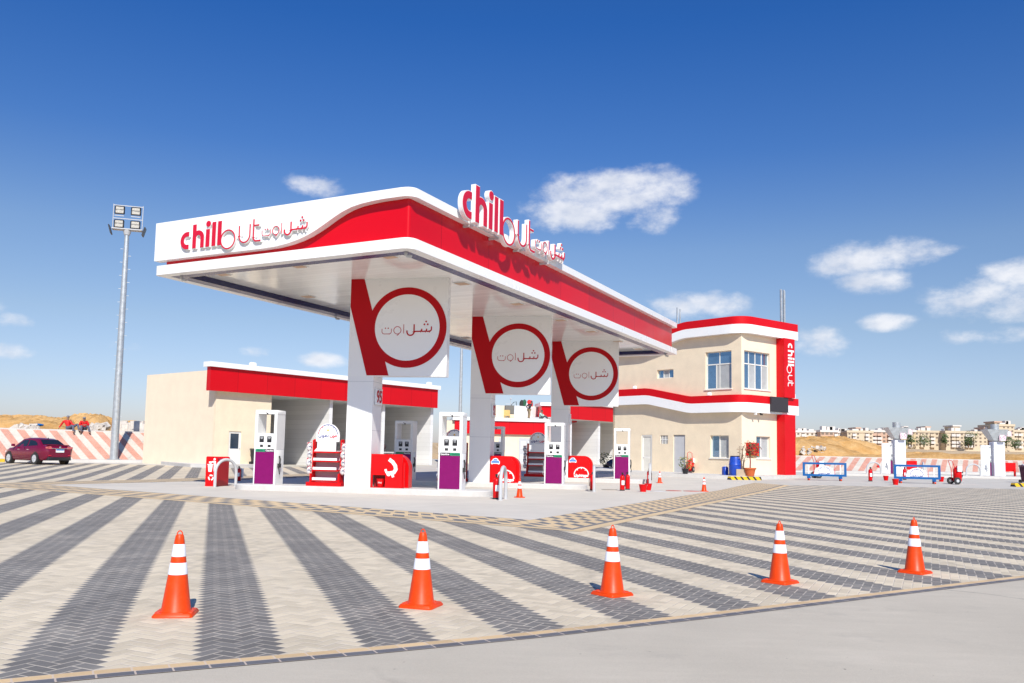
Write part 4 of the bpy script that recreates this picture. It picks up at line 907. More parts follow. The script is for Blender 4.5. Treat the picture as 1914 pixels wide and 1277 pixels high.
# wavy bands: a path round the two faces with its height along it
def bands(name, red, white, hts, d0=-.02, d1=.42, end=RLEN+.45):
    pts = []; r = 1.1
    Lpts = [(-t, h) for t, h in hts]
    for t, h in Lpts: pts.append((PC+DL*(t)+NL*d1, NL, h))
    a0, a1 = atan2(NL.y, NL.x), atan2(NR.y, NR.x)
    cI = (PC - (NL+NR).normalized()*(r-d1)/max(.1, (NL+NR).normalized().dot(NL)))
    for k in range(9):
        a = a0+(a1-a0)*k/8; n = Vector((cos(a), sin(a))); pts.append((cI+n*r, n, 0))
    pts.append((PC+DR*end+NR*d1, NR, 0))
    hb = None
    for nm, (z0, z1), m, ex in ((name+'_white_band', white, WHITE, .012), (name+'_red_band', red, RED, 0)):
        mb = MB(); A = []
        for p, n, h in pts:
            q = p+n*ex-PC; i_ = p-n*(d1+.0)-PC
            A.append([mb.V(q.x, q.y, ZH(z0)+h), mb.V(q.x, q.y, ZH(z1)+h), mb.V(i_.x, i_.y, ZH(z1)+h), mb.V(i_.x, i_.y, ZH(z0)+h)])
        for a, b in zip(A, A[1:]):
            mb.q((a[0], b[0], b[1], a[1]), True); mb.q((a[1], b[1], b[2], a[2])); mb.q((a[3], b[3], b[0], a[0]))
        mb.q(A[0][::-1]); mb.q(A[-1]); o = mb.build(nm, m, hs)
    return pts
bands('roof', (9.93, 10.44), (9.36, 9.93), [(10.4, -.75), (7.6, -.75), (7.2, -.70), (4.7, -.1), (4.2, -.02), (3.9, 0), (1.2, 0)])
bands('middle', (4.95, 5.44), (4.34, 4.95), [(10.3, .70), (7.4, .70), (7.0, .66), (3.9, .04), (3.5, 0), (1.2, 0)])
s0, s1 = 3.62, 4.78
pm = MB().box(s0, -.62, -.1, s1, -.02, ZH(4.33)).build('red_pillar', RED, hs, (0, 0, 0), aR)
pm = MB().box(s0, -.62, ZH(5.45), s1, -.02, ZH(9.35)).build('red_pillar', RED, hs, (0, 0, 0), aR)
vt = MB(); k = .205
letters(vt, LATIN+[(*i_[:-1], i_[-1]*1.7) for i_ in THIN], -.012, -.002, 0, 0, 0, k, .0006)
vo = vt.build('pillar_lettering', SIGNW, hs); vo.matrix_local = Matrix.Rotation(aR, 4, 'Z') @ Matrix.Translation((s0+.40, -.624, ZH(9.05))) @ Matrix.Rotation(pi/2, 4, 'Y')
x0, x1 = tR(1441, .45), tR(1472.5, .45)
scn = MB().box(x0, -.56, ZH(4.50), x1, -.436, ZH(5.44)).build('display_screen', mat('led_screen', (.035, .03, .034), .6, var=.1, vs=30), hs, (0, 0, 0), aR)
MB().box(x0-.03, -.568, ZH(4.47), x1+.03, -.45, ZH(4.50)).build('screen_trim', BLACK, scn)
cbx = rectR(1395.5, 828, 1416, 852); MB().box(cbx[0], -.16, cbx[1], cbx[2], -.005, cbx[3]).build('fire_hose_cabinet', REDP, hs, (0, 0, 0), aR)
for p_, m_ in (((.9, -.3, ZH(4.30)), SIGNW), ((1.5, -.3, ZH(4.30)), DARK)): MB().box(-.05, -.16, -.1, .05, .0, -.0).box(-.02, -.05, -.02, .02, .05, .06).build('security_camera', m_, wr, p_)
for t_ in (8.6, 2.4): MB().rbox(LLEN-t_, -.3, ZH(5.46)+(.7 if t_ > 7 else 0), LLEN-t_+.28, -.08, ZH(5.66)+(.7 if t_ > 7 else 0), .05).build('band_floodlight', SIGNW, wl)
MB().rbox(5.0, -.3, ZH(5.46), 5.35, -.05, ZH(5.8), .05).build('band_floodlight', SIGNW, wr)
def pipes(label, u, v0, v1, Y, n, sp, r=.06):
    b = AT(u, v0, Y); t = AT(u, v1, Y); o = thing('starter_pipes', label, 'steel pipes', (b.x, b.y, b.z), R(37), 'bundles of pipes on the house roof')
    for k in range(n):
        h = t.z-b.z-(.0 if k % 2 else .12); MB().cyl(((k-(n-1)/2)*sp, (k % 2)*.15, 0), ((k-(n-1)/2)*sp, (k % 2)*.15, h), r, n=8).build('pipe', STEEL, o)
    for k in range(2): MB().box(-sp*n/2, -.03, .25+k*.0+.0, sp*n/2, .2, .29).build('tie', GREY, o) if k == 0 else None
pipes('tall bundle of grey pipes rising above the red pillar end of the roof', 1465, 612, 541, 58, 4, .17, .075); pipes('short bundle of thin grey pipes on the roof beside the canopy end', 1268.5, 640, 574.5, 62, 3, .15, .05)

# ---------------------------------------------------------------- cones, extinguishers and other loose things
def cone():
    t = thing('traffic_cone', '', 'traffic cone', (0, 0, 0), 0, 'orange traffic cones on the yard')
    R0, R1_, H_ = .118, .034, .66; rad = lambda z: R0+(R1_-R0)*(z-.03)/(H_-.03)
    b = MB(); b.rbox(-.16, -.16, 0, .16, .16, .032, .02)
    for a in range(4): 
        M_ = Matrix.Rotation(pi/2*a, 4, 'Z'); b.rbox(.112, -.09, .03, .15, .09, .036, .004, M_)
    b.build('base', ORANGE, t)
    MB().lathe([(R0+.012, .03), (R0, .045), (rad(.34), .34), (rad(.45), .45), (rad(.62), .62), (rad(H_)-.001, H_-.006), (.026, H_+.004)], 32).build('body', ORANGE, t)
    for z0, z1 in ((.335, .432), (.482, .585)): MB().lathe([(rad(z0)+.0005, z0), (rad(z0)+.0025, z0+.002), (rad(z1)+.0025, z1-.002), (rad(z1)+.0005, z1)], 32).build('reflective_band', REFL, t)
    MB().tube([(-.022*cos(R(a)), 0, H_+.034*sin(R(a))) for a in range(0, 181, 18)], .005, 6).build('top_loop', ORANGE, t)
    return t
cn = cone(); first = True
for u, v, rz, lab in ((325, 1152, 9, 'large traffic cone leftmost in the row, on a pale stripe beside a dark one'), (786, 1136, -18, 'large traffic cone in the row, second from the left, on a pale stripe'), (1145, 1114, 38, 'large traffic cone in the middle of the row of five'),
                      (1460, 1091, 42, 'large traffic cone in the row, second from the right end'), (1713, 1072.5, 40, 'large traffic cone at the right end of the row'),
                      (971, 931, 30, 'small traffic cone on the apron beside the grey hoop'), (1316, 919.5, 20, 'small traffic cone on the checkered brick border'), (1233, 903.5, 10, 'smallest traffic cone, before the cream house by a hoop')):
    p = G(u, v); sc = 1.0 if v > 1000 else .88
    if v > 1000: p = Vector((p.x, p.y+.04, p.z+.006))
    else: p.z += .013
    if first: cn.location = p; cn.rotation_euler.z = R(rz); cn['label'] = lab; first = False
    else: dup(cn, p, R(rz), lab, sc)
def extinguisher(h=.62, r=.085):
    t = thing('fire_extinguisher', '', 'fire extinguisher', (0, 0, 0), 0, 'red fire extinguishers standing on the ground')
    MB().lathe([(r*.9, 0), (r, .02), (r, h*.78), (r*.75, h*.86), (r*.3, h*.9), (r*.3, h*.94)], 18).build('cylinder', REDP, t)
    MB().lathe([(r*1.02, 0), (r*1.03, .05)], 18).build('foot_ring', DARK, t)
    MB().box(-.05, -r-.002, h*.35, .05, -r*.8, h*.6).build('label_plate', SIGNW, t)
    MB().box(-.02, -.12, h*.97, .02, .03, h*1.0).box(-.015, -.1, h*1.02, .015, .05, h*1.05).box(-.02, -.02, h*.92, .02, .02, h*1.03).build('valve_handle', DARK, t)
    MB().tube([(0, .03, h*.95), (.08, .03, h*.9), (r+.03, .02, h*.6), (r+.02, .02, h*.25)], .012, 6).build('hose', DARK, t)
    return t
ex = extinguisher()
for k, (u, v, rz, sc, lab) in enumerate([(927, 934, 20, 1.2, 'tall fire extinguisher behind the hoop at the nearest island end'), (1107, 917.5, 150, 1.15, 'lone fire extinguisher beside the upright hoop, its shaded side dark'), (1163, 918, 10, 1.15, 'left one of two extinguishers side by side before the purple pump'), (1173, 916, 200, 1.15, 'right one of two extinguishers side by side before the purple pump, nozzle raised'),
                                          (1213, 905, 0, 1.2, 'fire extinguisher with a white label behind the two red buckets'), (1627, 900, 0, 1.35, 'fire extinguisher with a dangling white hose between the two blue barriers'), (446, 900, 0, 1.0, 'small fire extinguisher behind the red waste bin, half covered by a white sheet'),
                                          (1641.5, 884.5, 0, 1.2, 'fire extinguisher seen through the hoop before the first flared column'), (1837, 889, 0, 1.2, 'fire extinguisher seen through the hoop before the second flared column'), (1691, 897, 0, 1.3, 'fire extinguisher behind the second blue barrier')]):
    p = G(u, v)
    if k == 0: ex.location = p; ex.rotation_euler.z = R(rz); ex.scale = (sc,)*3; ex['label'] = lab
    else: dup(ex, p, R(rz), lab, sc)
p = G(448, 899); MB().box(-.16, -.03, .15, .16, .0, .55).build('paper_sheet', SIGNW, None, (p.x+.03, p.y-.12, p.z)); tag(D.objects['paper_sheet'], 'white sheet hanging over the extinguisher behind the waste bin', 'sheet')
D.objects['paper_sheet'].data.vertices[0].co.z += .02
for u, v, sc, lab in ((1202, 920, 1.15, 'red bucket in front of the other one beside the dark manhole cover'), (1211.5, 917, 1.1, 'red bucket behind another one, below a white labelled extinguisher'), (1656, 898.5, 1.15, 'red bucket on bare concrete right of the upright extinguisher'), (1674, 906.5, 1.25, 'red bucket at the front left wheel of the second blue barrier'), (1759.5, 900.5, 1.2, 'red bucket just right of the second blue barrier'),
                      (1651, 884.3, 1.2, 'red bucket seen through the hoop before the first flared column'), (1847, 889, 1.2, 'red bucket seen through the hoop before the second flared column')):
    p = G(u, v); bucket(lab, tuple(p), sc)
for k, (u, v, m, lab) in enumerate([(1139, 916.3, mat('manhole_tan', (.30, .26, .21), .8), 'brownish round manhole cover right of the lone extinguisher'), (1229, 919, GREY, 'dark grey round manhole cover right of the red buckets'), (1259, 918.2, None, 'first red painted round manhole cover near the small cone'), (1292, 919, None, 'second red painted manhole cover, touching the small cone on the border')]):
    p = G(u, v); o = MB().lathe([(.33, 0), (.33, .015), (.29, .018), (.0, .018)], 24).build('manhole_cover', m or mat('manhole_red', (.45, .12, .10), .7), None, (p.x, p.y, p.z+.011)); tag(o, lab, 'manhole cover', 'round manhole covers in the apron')
# blue wheeled barriers
def barrier():
    t = thing('wheeled_barrier', '', 'barrier', (0, 0, 0), 0, 'blue wheeled barriers with gauge boards')
    L, z0, z1 = 1.27, .26, 1.10
    f = MB(); f.box(-L, -.04, z1-.12, L, .04, z1); f.box(-L, -.04, z0, L, .04, z0+.13); f.box(-L, -.04, z0+.13, -L+.13, .04, z1-.12); f.box(L-.13, -.04, z0+.13, L, .04, z1-.12)
    f.build('frame', BLUE, t)
    for s in (-1, 1):
        MB().box(s*.92-.03, -.02, z0+.11, s*.92+.03, .02, z1-.11).build('upright', WHITP, t)
        lg = MB().box(s*.92-.1, -.05, .12, s*.92+.1, .05, z0).box(s*.92-.05, -.28, .11, s*.92+.05, .28, .17).build('leg', BLUE, t)
        for y in (-.24, .24): MB().cyl((s*.92-.035, y, .065), (s*.92+.035, y, .065), .065, n=12).build('caster', ORANGE, lg)
    MB().box(-.42, -.02, .36, .62, .02, z1-.2) if False else None
    bo = MB().prism([(-.62, z0+.112), (.58, z0+.112), (.46, z0+.52)]+[(-.02+.42*cos(R(a)), z0+.42+.24*sin(R(a))) for a in range(20, 161, 14)]+[(-.50, z0+.52)], -.015, .015).build('gauge_board', SIGNW, t)
    g1, g2, g3, g4 = gauge_text(); BLm = mat('sign_blue', (.02, .03, .22))
    mb = MB(); letters(mb, g1+g2, -.022, -.016, 0, -.02, z0+.22, .36, .0004); mb.build('gauge_arc', BLm, bo)
    mb = MB(); letters(mb, g3+g4, -.022, -.016, 0, -.02, z0+.24, .36, .0004); mb.build('arabic_letters', BLm, bo)
    for s, z in ((.6, .5), (-.64, .5)): MB().box(s-.012, -.012, z0+.11, s+.012, .012, z1-.11).build('rod', LRED, t)
    return t
b0 = barrier(); p = (G(1513, 897.5)+G(1570, 899.5))/2; b0.location = p; b0.rotation_euler.z = R(-12); b0['label'] = 'blue wheeled barrier right next to the cream house, a trolley extinguisher behind it'
p = (G(1686, 902.5)+G(1744, 905.5))/2; dup(b0, p, R(-14), 'blue wheeled barrier farther from the house, red buckets at both its ends', 1.0)
# trolley extinguishers
def trolley(label, loc, rz=0., lean=0., sc=1.):
    t = thing('trolley_extinguisher', label, 'fire extinguisher', loc, rz, 'red wheeled extinguishers', sc=sc); t.rotation_euler = (0, lean, rz)
    MB().lathe([(.19, .16), (.22, .22), (.22, .82), (.15, .94), (.06, .98), (.05, 1.04)], 20).build('cylinder', REDP, t)
    for s in (-1, 1):
        w = MB().cyl((-.22, s*.26, .2), (-.22, s*.34, .2), .2, n=20).build('wheel', DARK, t); MB().cyl((-.22, s*.255, .2), (-.22, s*.345, .2), .09, n=14).build('hub', GREY, w)
    MB().tube([(-.2, -.2, .2), (-.27, -.18, .9), (-.42, -.16, 1.3), (-.5, 0, 1.36), (-.42, .16, 1.3), (-.27, .18, .9), (-.2, .2, .2)], .018, 8).build('push_handle', REDP, t)
    MB().tube([(.18+.16*cos(k*.5), .02, .62+.3*sin(k*.5)) for k in range(13)], .03, 8).build('hose', DARK, t)
    MB().box(-.16, -.26, .72, .12, -.2, 1.02).build('instruction_card', SIGNW, t); MB().tube([(.2, 0, .2), (.36, 0, .16), (.38, 0, .04)], .02, 6).build('front_stand', GREY, t)
    return t
trolley('red trolley fire extinguisher standing free between barrier and second flared column', tuple(G(1790, 905.5)), R(8), 0, 1.05)
trolley('red trolley fire extinguisher behind the first blue barrier', tuple(G(1533, 894)), R(5), 0, 1.12)
p = G(1297, 891); trolley('trolley fire extinguisher leaning on the cream house beside the grey door', (p.x, p.y+1.2, p.z+.21), R(60), R(16), .95)
# striped kerb ramps
YB_ = D.materials.new('hazard_stripes'); YB_.use_nodes = True; _n = YB_.node_tree; _t = _n.nodes.new('ShaderNodeTexCoord'); _s = _n.nodes.new('ShaderNodeSeparateXYZ'); _n.links.new(_t.outputs['Object'], _s.inputs[0])
_e = ((N(_n, _s.outputs[0])*1.0+N(_n, _s.outputs[2])*.9+50.).mod(.42)).lt(.15); _n.links.new(mixc(_n, _e, (.72, .46, .01), (.02, .02, .02)).k, _n.nodes['Principled BSDF'].inputs['Base Color'])
def ramp_(label, loc, rz, L):
    t = MB().prism([(0, 0), (L, 0), (L-.06, .20), (.06, .20)], 0, .35).build('kerb_ramp', YB_, None, loc, rz); return tag(t, label, 'kerb ramp', 'black and yellow kerb ramps')
a, b = G(1364, 897.3), G(1423, 897.8); ramp_('black and yellow striped kerb ramp below the potted red tree', (a.x, a.y-.1, a.z+.005), atan2((b-a).y, (b-a).x), (b-a).length)
p = G(1896, 910); ramp_('black and yellow striped kerb ramp at the foot of the dark wheeled bin', (p.x, p.y, p.z+.005), R(5), 1.6)
def wheelie(label, loc, rz, m, sc=1.):
    t = thing('wheeled_bin', label, 'wheeled bin', loc, rz, 'dark wheeled bins', sc=sc)
    mb = MB(); a = [(-.21, -.22, .06), (.21, -.22, .06), (.21, .2, .06), (-.21, .2, .06)]; b = [(-.28, -.30, .95), (.28, -.30, .95), (.28, .28, .95), (-.28, .28, .95)]
    i = [mb.V(p) for p in a]; j = [mb.V(p) for p in b]; mb.q(i[::-1]); mb.q(j)
    for k in range(4): mb.q((i[k], i[(k+1) % 4], j[(k+1) % 4], j[k]))
    mb.build('body', m, t); MB().rbox(-.31, -.34, .955, .31, .34, 1.04, .04).build('lid', m, t)
    for s in (-1, 1): MB().cyl((s*.2, .24, .1), (s*.29, .24, .1), .1, n=14).build('wheel', DARK, t)
    return t
wheelie('black wheeled bin beside the white door of the car wash', W1(2.75, -.6, 0), R(60), BLACK)
p = G(1913, 903); wheelie('dark purple wheeled bin at the picture edge behind the striped ramp', (p.x+.25, p.y, p.z), R(20), mat('dark_purple', (.06, .004, .03), .4), 1.1)
t = thing('wooden_stand', 'thin wooden stand leaning on the car wash wall by its small window', 'stand', W1(3.3, -.45), R1)
for a_, b_ in (((-.25, 0, 0), (.0, .25, 1.5)), ((.25, -.1, 0), (.0, .25, 1.5)), ((-.12, .12, .75), (.13, .07, .75))): MB().cyl(a_, b_, .025, n=6).build('pole', WOOD, t)
MB().box(-.2, .2, 1.48, .3, .3, 1.53).build('crosspiece', WOOD, t)
# plants and barrels by the house
def leaves(mb, c, rad, n, s, rnd, sc=(1, 1, 1), inner=.35):
    for _ in range(n):
        d = Vector((rnd.gauss(0, 1), rnd.gauss(0, 1), rnd.gauss(0, 1))).normalized(); r = rad*(inner+(1-inner)*rnd.random()**.5)
        p = Vector(c)+Vector((d.x*sc[0], d.y*sc[1], d.z*sc[2]))*r; a = Vector((rnd.gauss(0, 1), rnd.gauss(0, 1), rnd.gauss(0, .6))).normalized(); b = a.orthogonal().normalized(); e = s*rnd.uniform(.6, 1.4)
        mb.poly([p-a*e, p-b*e*.45, p+a*e, p+b*e*.45])
def pot(t, r, h, m): MB().lathe([(r*.7, 0), (r*.95, h*.8), (r*1.08, h*.82), (r*1.1, h), (r*.9, h), (r*.85, h*.85)], 20).build('pot', m, t)
def potted(label, loc, kind, sc=1.):
    t = thing('potted_plant', label, 'potted plant', loc, 0, 'plants in pots by the house', sc=sc); rnd = random.Random(len(label))
    if kind == 'tree':
        pot(t, .42, .62, TERRA); MB().tube([(0, 0, .5), (.03, 0, 1.1), (-.02, .02, 1.7)], [.05, .045, .04], 8).build('trunk', mat('red_trunk', (.25, .03, .03), .8), t)
        for b in ((.3, .1, 2.2), (-.25, -.1, 2.15), (.05, .2, 2.4), (.45, -.1, 1.9)): MB().tube([(-.02, .02, 1.6), b], [.03, .012], 6).build('branch', BARK, t)
        for m, n, c, r in ((LEAFR, 150, (.25, 0, 2.05), .62), (LEAF, 110, (.1, 0, 2.2), .65), (LEAFY, 60, (.3, 0, 1.75), .5)):
            mb = MB(); leaves(mb, c, r, n, .085, rnd, (1, .9, .8)); mb.build('crown', m, t)
    elif kind == 'dry':
        for k in range(5): 
            a = rnd.uniform(-.35, .35); MB().tube([(a*.3, 0, 0), (a*.6, .1, .9), (a+rnd.uniform(-.2, .2), 0, 1.9)], [.03, .022, .01], 6).build('stem', BARK, t)
        mb = MB(); leaves(mb, (0, 0, 1.45), .75, 90, .06, rnd, (.6, .5, 1)); mb.build('leaves', mat('dry_leaf', (.30, .20, .12), .8, var=.3), t)
        MB().box(-.45, -.2, 0, .15, .25, .42).build('sack', mat('sackcloth', (.45, .36, .26), .9), t)
    else:
        pot(t, .22, .36, BLACK); mb = MB(); leaves(mb, (0, 0, .72), .42, 70, .08, rnd, (1.25, 1, 1)); mb.build('leaves', LEAF, t); mb = MB(); leaves(mb, (.05, 0, .75), .45, 45, .075, rnd, (1.25, 1, 1)); mb.build('leaves', LEAFY, t)
        for k in range(4): MB().tube([(0, 0, .3), (rnd.uniform(-.35, .35), rnd.uniform(-.2, .2), .95)], [.012, .006], 5).build('stem', BARK, t)
    return t
def onpad(u, v): p = G(u, v, .2); return (p.x, p.y, p.z)
potted('red leaved small tree in a terracotta pot before the red hose cabinet', onpad(1402, 890), 'tree', .80); potted('dry leafless plant with a sack between blue barrel and terracotta pot', onpad(1388, 889.5), 'dry', .95); potted('small green plant in a black pot before the grey door', onpad(1281, 886), 'bush', .95)
p = G(1133, 879); potted('yellowish green plant in a dark pot near the dark parked car', (p.x, p.y, p.z+.01), 'bush', 1.2)
p = onpad(1374, 889); t = thing('blue_barrel', 'large blue plastic barrel standing by the cream house wall', 'barrel', p, 0, 'blue plastic containers by the house')
MB().lathe([(.30, 0), (.34, .1), (.37, .5), (.36, .62), (.38, .66), (.36, .72), (.33, 1.0), (.29, 1.14)], 20).build('body', BLUEP, t); MB().lathe([(.29, 1.14), (.30, 1.18), (.28, 1.2)], 20).build('rim', BLACK, t)
p = onpad(1359, 888); t = thing('blue_jerrycan', 'small blue jerrycans lying left of the tall blue barrel', 'jerrycan', p, R(10), 'blue plastic containers by the house')
MB().rbox(-.28, -.2, 0, .02, .2, .52, .06).build('body', BLUEP, t); MB().cyl((-.13, 0, .5), (-.13, 0, .58), .05, n=10).build('cap', SIGNW, t)
t = thing('blue_jerrycan', 'pale blue jerrycan touching the tall blue barrel', 'jerrycan', (p[0]+.33, p[1]+.1, p[2]), R(-8), 'blue plastic containers by the house')
MB().rbox(-.17, -.2, 0, .17, .2, .5, .06).build('body', mat('pale_blue_plastic', (.08, .14, .5), .4), t); MB().cyl((0, 0, .48), (0, 0, .56), .05, n=10).build('cap', SIGNW, t)
# flared half built columns at the far right with their pumps
def flared(label, u, lab_pump, lab_box, lab_plate, lab_hoop, lab_hoop2):
    Y = 64.; c = AT(u, 880, Y); z = gz(Y)+.2; k = Y/F
    isl = MB().slab([(-4.2, -1.0), (4.2, -1.0), (4.2, 1.2), (-4.2, 1.2)], 0, .19).build('pump_island', KERB, None, (c.x, Y, gz(Y)), R(-6)); tag(isl, 'low concrete island under '+label.split(',')[0], 'pump island', None, 'thing')
    t = thing('flared_column', label, 'column', (c.x+.1, Y+.2, z), R(-6), 'half built flared columns', kind='thing')
    MB().box(-.38, -.3, 0, .38, .5, 2.55).build('shaft', mat('column_bluish', (.72, .74, .79), .4), t)
    hd = MB(); a = [(-.42, -.42), (.42, -.42), (.42, .42), (-.42, .42)]; b = [(-.95, -.6), (.55, -.6), (.55, .6), (-.95, .6)]
    i = [hd.V(x, y, 2.62) for x, y in a]; j = [hd.V(x, y, 3.45) for x, y in b]; hd.q(j); hd.q(i[::-1])
    for q_ in range(4): hd.q((i[q_], i[(q_+1) % 4], j[(q_+1) % 4], j[q_]))
    hd.build('flared_head', STEEL, t); MB().cyl((-.1, 0, 2.3), (-.1, 0, 2.7), .26, n=18).build('steel_core', STEEL, t); MB().cyl((-.15, 0, 3.4), (-.15, 0, 3.85), .28, n=18).build('steel_core', STEEL, t)
    pl = MB().rbox(-.10, -.60, 2.60, .36, -.5, 3.05, .08).build('wrapped_plate', mat('wrapped_pink', (.78, .62, .66), .25, var=.2, vs=6), t); MB().rbox(.5, -.45, 2.95, .85, -.33, 3.35, .08).build('wrapped_plate', mat('wrapped_pink', (.75, .55, .6)), t)
    text('95', .34, mat('faded_pink', (.62, .12, .2), .5), pl, 'numerals', at(.13, -.605, 2.82), .002)
    pm = dup(pL, (c.x-.62, Y-.1, z+.01), R(52), lab_pump, .88)
    t2 = thing('wash_box', lab_box, 'wash box', (c.x+.72, Y+.3, z), R(-6), 'red boxes beside the columns'); MB().prism(qprof(0, .72, .35, 1.0, .03), 0, .06).build('front_plate', REDP, t2); MB().prism(qprof(.05, .66, .4, .95, .3), .06, .5).build('core', REDP, t2); MB().box(.56, -.06, -.0, .70, -.001, .5).build('side_post', REDP, t2)
    hoop(lab_hoop, (c.x-2.05, Y-.35, gz(Y)+.19), R(-6), 1.0, .85, .05); hoop(lab_hoop2, (c.x+1.5, Y-.55, gz(Y)+.19), R(70), 1.0, .9, .055)
flared('first flared grey steel column head behind the second blue barrier', 1681, 'white fuel pump turned sideways at the first flared column', 'red box right of the first flared column, partly behind the barrier', '', 'grey hoop left of the first flared column', 'grey hoop before the red box at the first flared column')
flared('second flared grey steel column head near the right picture edge', 1866, 'white fuel pump turned sideways at the second flared column', 'red box right of the second flared column', '', 'grey hoop left of the second flared column', 'grey hoop before the red box at the second flared column')

# ---------------------------------------------------------------- light masts
def mast(label, u, v, Y, H, sc=1., rz=0.):
    b = AT(u, v, Y); t = thing('floodlight_mast', label, 'light mast', (b.x, b.y, b.z), rz, 'tall floodlight masts', sc=sc)
    MB().cyl((0, 0, 0), (0, 0, H*.34), .27, .24, 16).cyl((0, 0, H*.34), (0, 0, H*.68), .235, .20, 16).cyl((0, 0, H*.68), (0, 0, H-2.2), .195, .155, 16).build('pole', STEEL, t)
    MB().cyl((0, 0, 0), (0, 0, .05), .42, n=16).build('base_plate', STEEL, t)
    rg = MB()
    for k in range(26):
        z = 3+k*.48
        rg.box(-.36 if k % 2 else .18, -.015, z, -.18 if k % 2 else .36, .015, z+.03)
    rg.build('climbing_rungs', STEEL, t); zt = H-2.2
    MB().cyl((0, 0, zt), (0, 0, zt+.35), .2, .3, 12).build('collar', GREY, t)
    fr = MB().box(-1.0, -.3, zt+.35, 1.0, .3, zt+.42)
    for x in (-.98, .98): fr.cyl((x, 0, zt+.4), (x, 0, zt+2.2), .03, n=6)
    for z in (zt+1.15, zt+2.1): fr.box(-.98, -.02, z, .98, .02, z+.05)
    for x in (-.9, .2): fr.box(x, -.02, zt+1.35, x+.62, .02, zt+1.4)
    fr.build('lamp_frame', GREY, t)
    lm = mat('lamp_lens', (.50, .47, .40), .25, var=.3, vs=14)
    for x in (-.56, .52):
        for z in (zt+.78, zt+1.78):
            f = MB().rbox(x-.34, -.12, z-.29, x+.34, .05, z+.29, .06).build('floodlight', BLACK, t)
            for q in (-.24, .03): MB().box(x-.25, -.14, z+q, x+.25, -.121, z+q+.18).build('lens', lm, f)
    for s in (-1, 1): MB().box(-.04, -.35, -.3, .04, .35, .32, Matrix.Translation((s*1.12, 0, zt+.30)) @ Matrix.Rotation(s*.28, 4, 'Y')).build('floodlight', BLACK, t)
    return t
mast('tall grey floodlight mast at the foot of the left embankment', 212.5, 859, 60.5, 18.25, 1., R(16))
mast('far floodlight mast seen between the nearest and middle columns', 858.5, 838, 118, 18, .95)

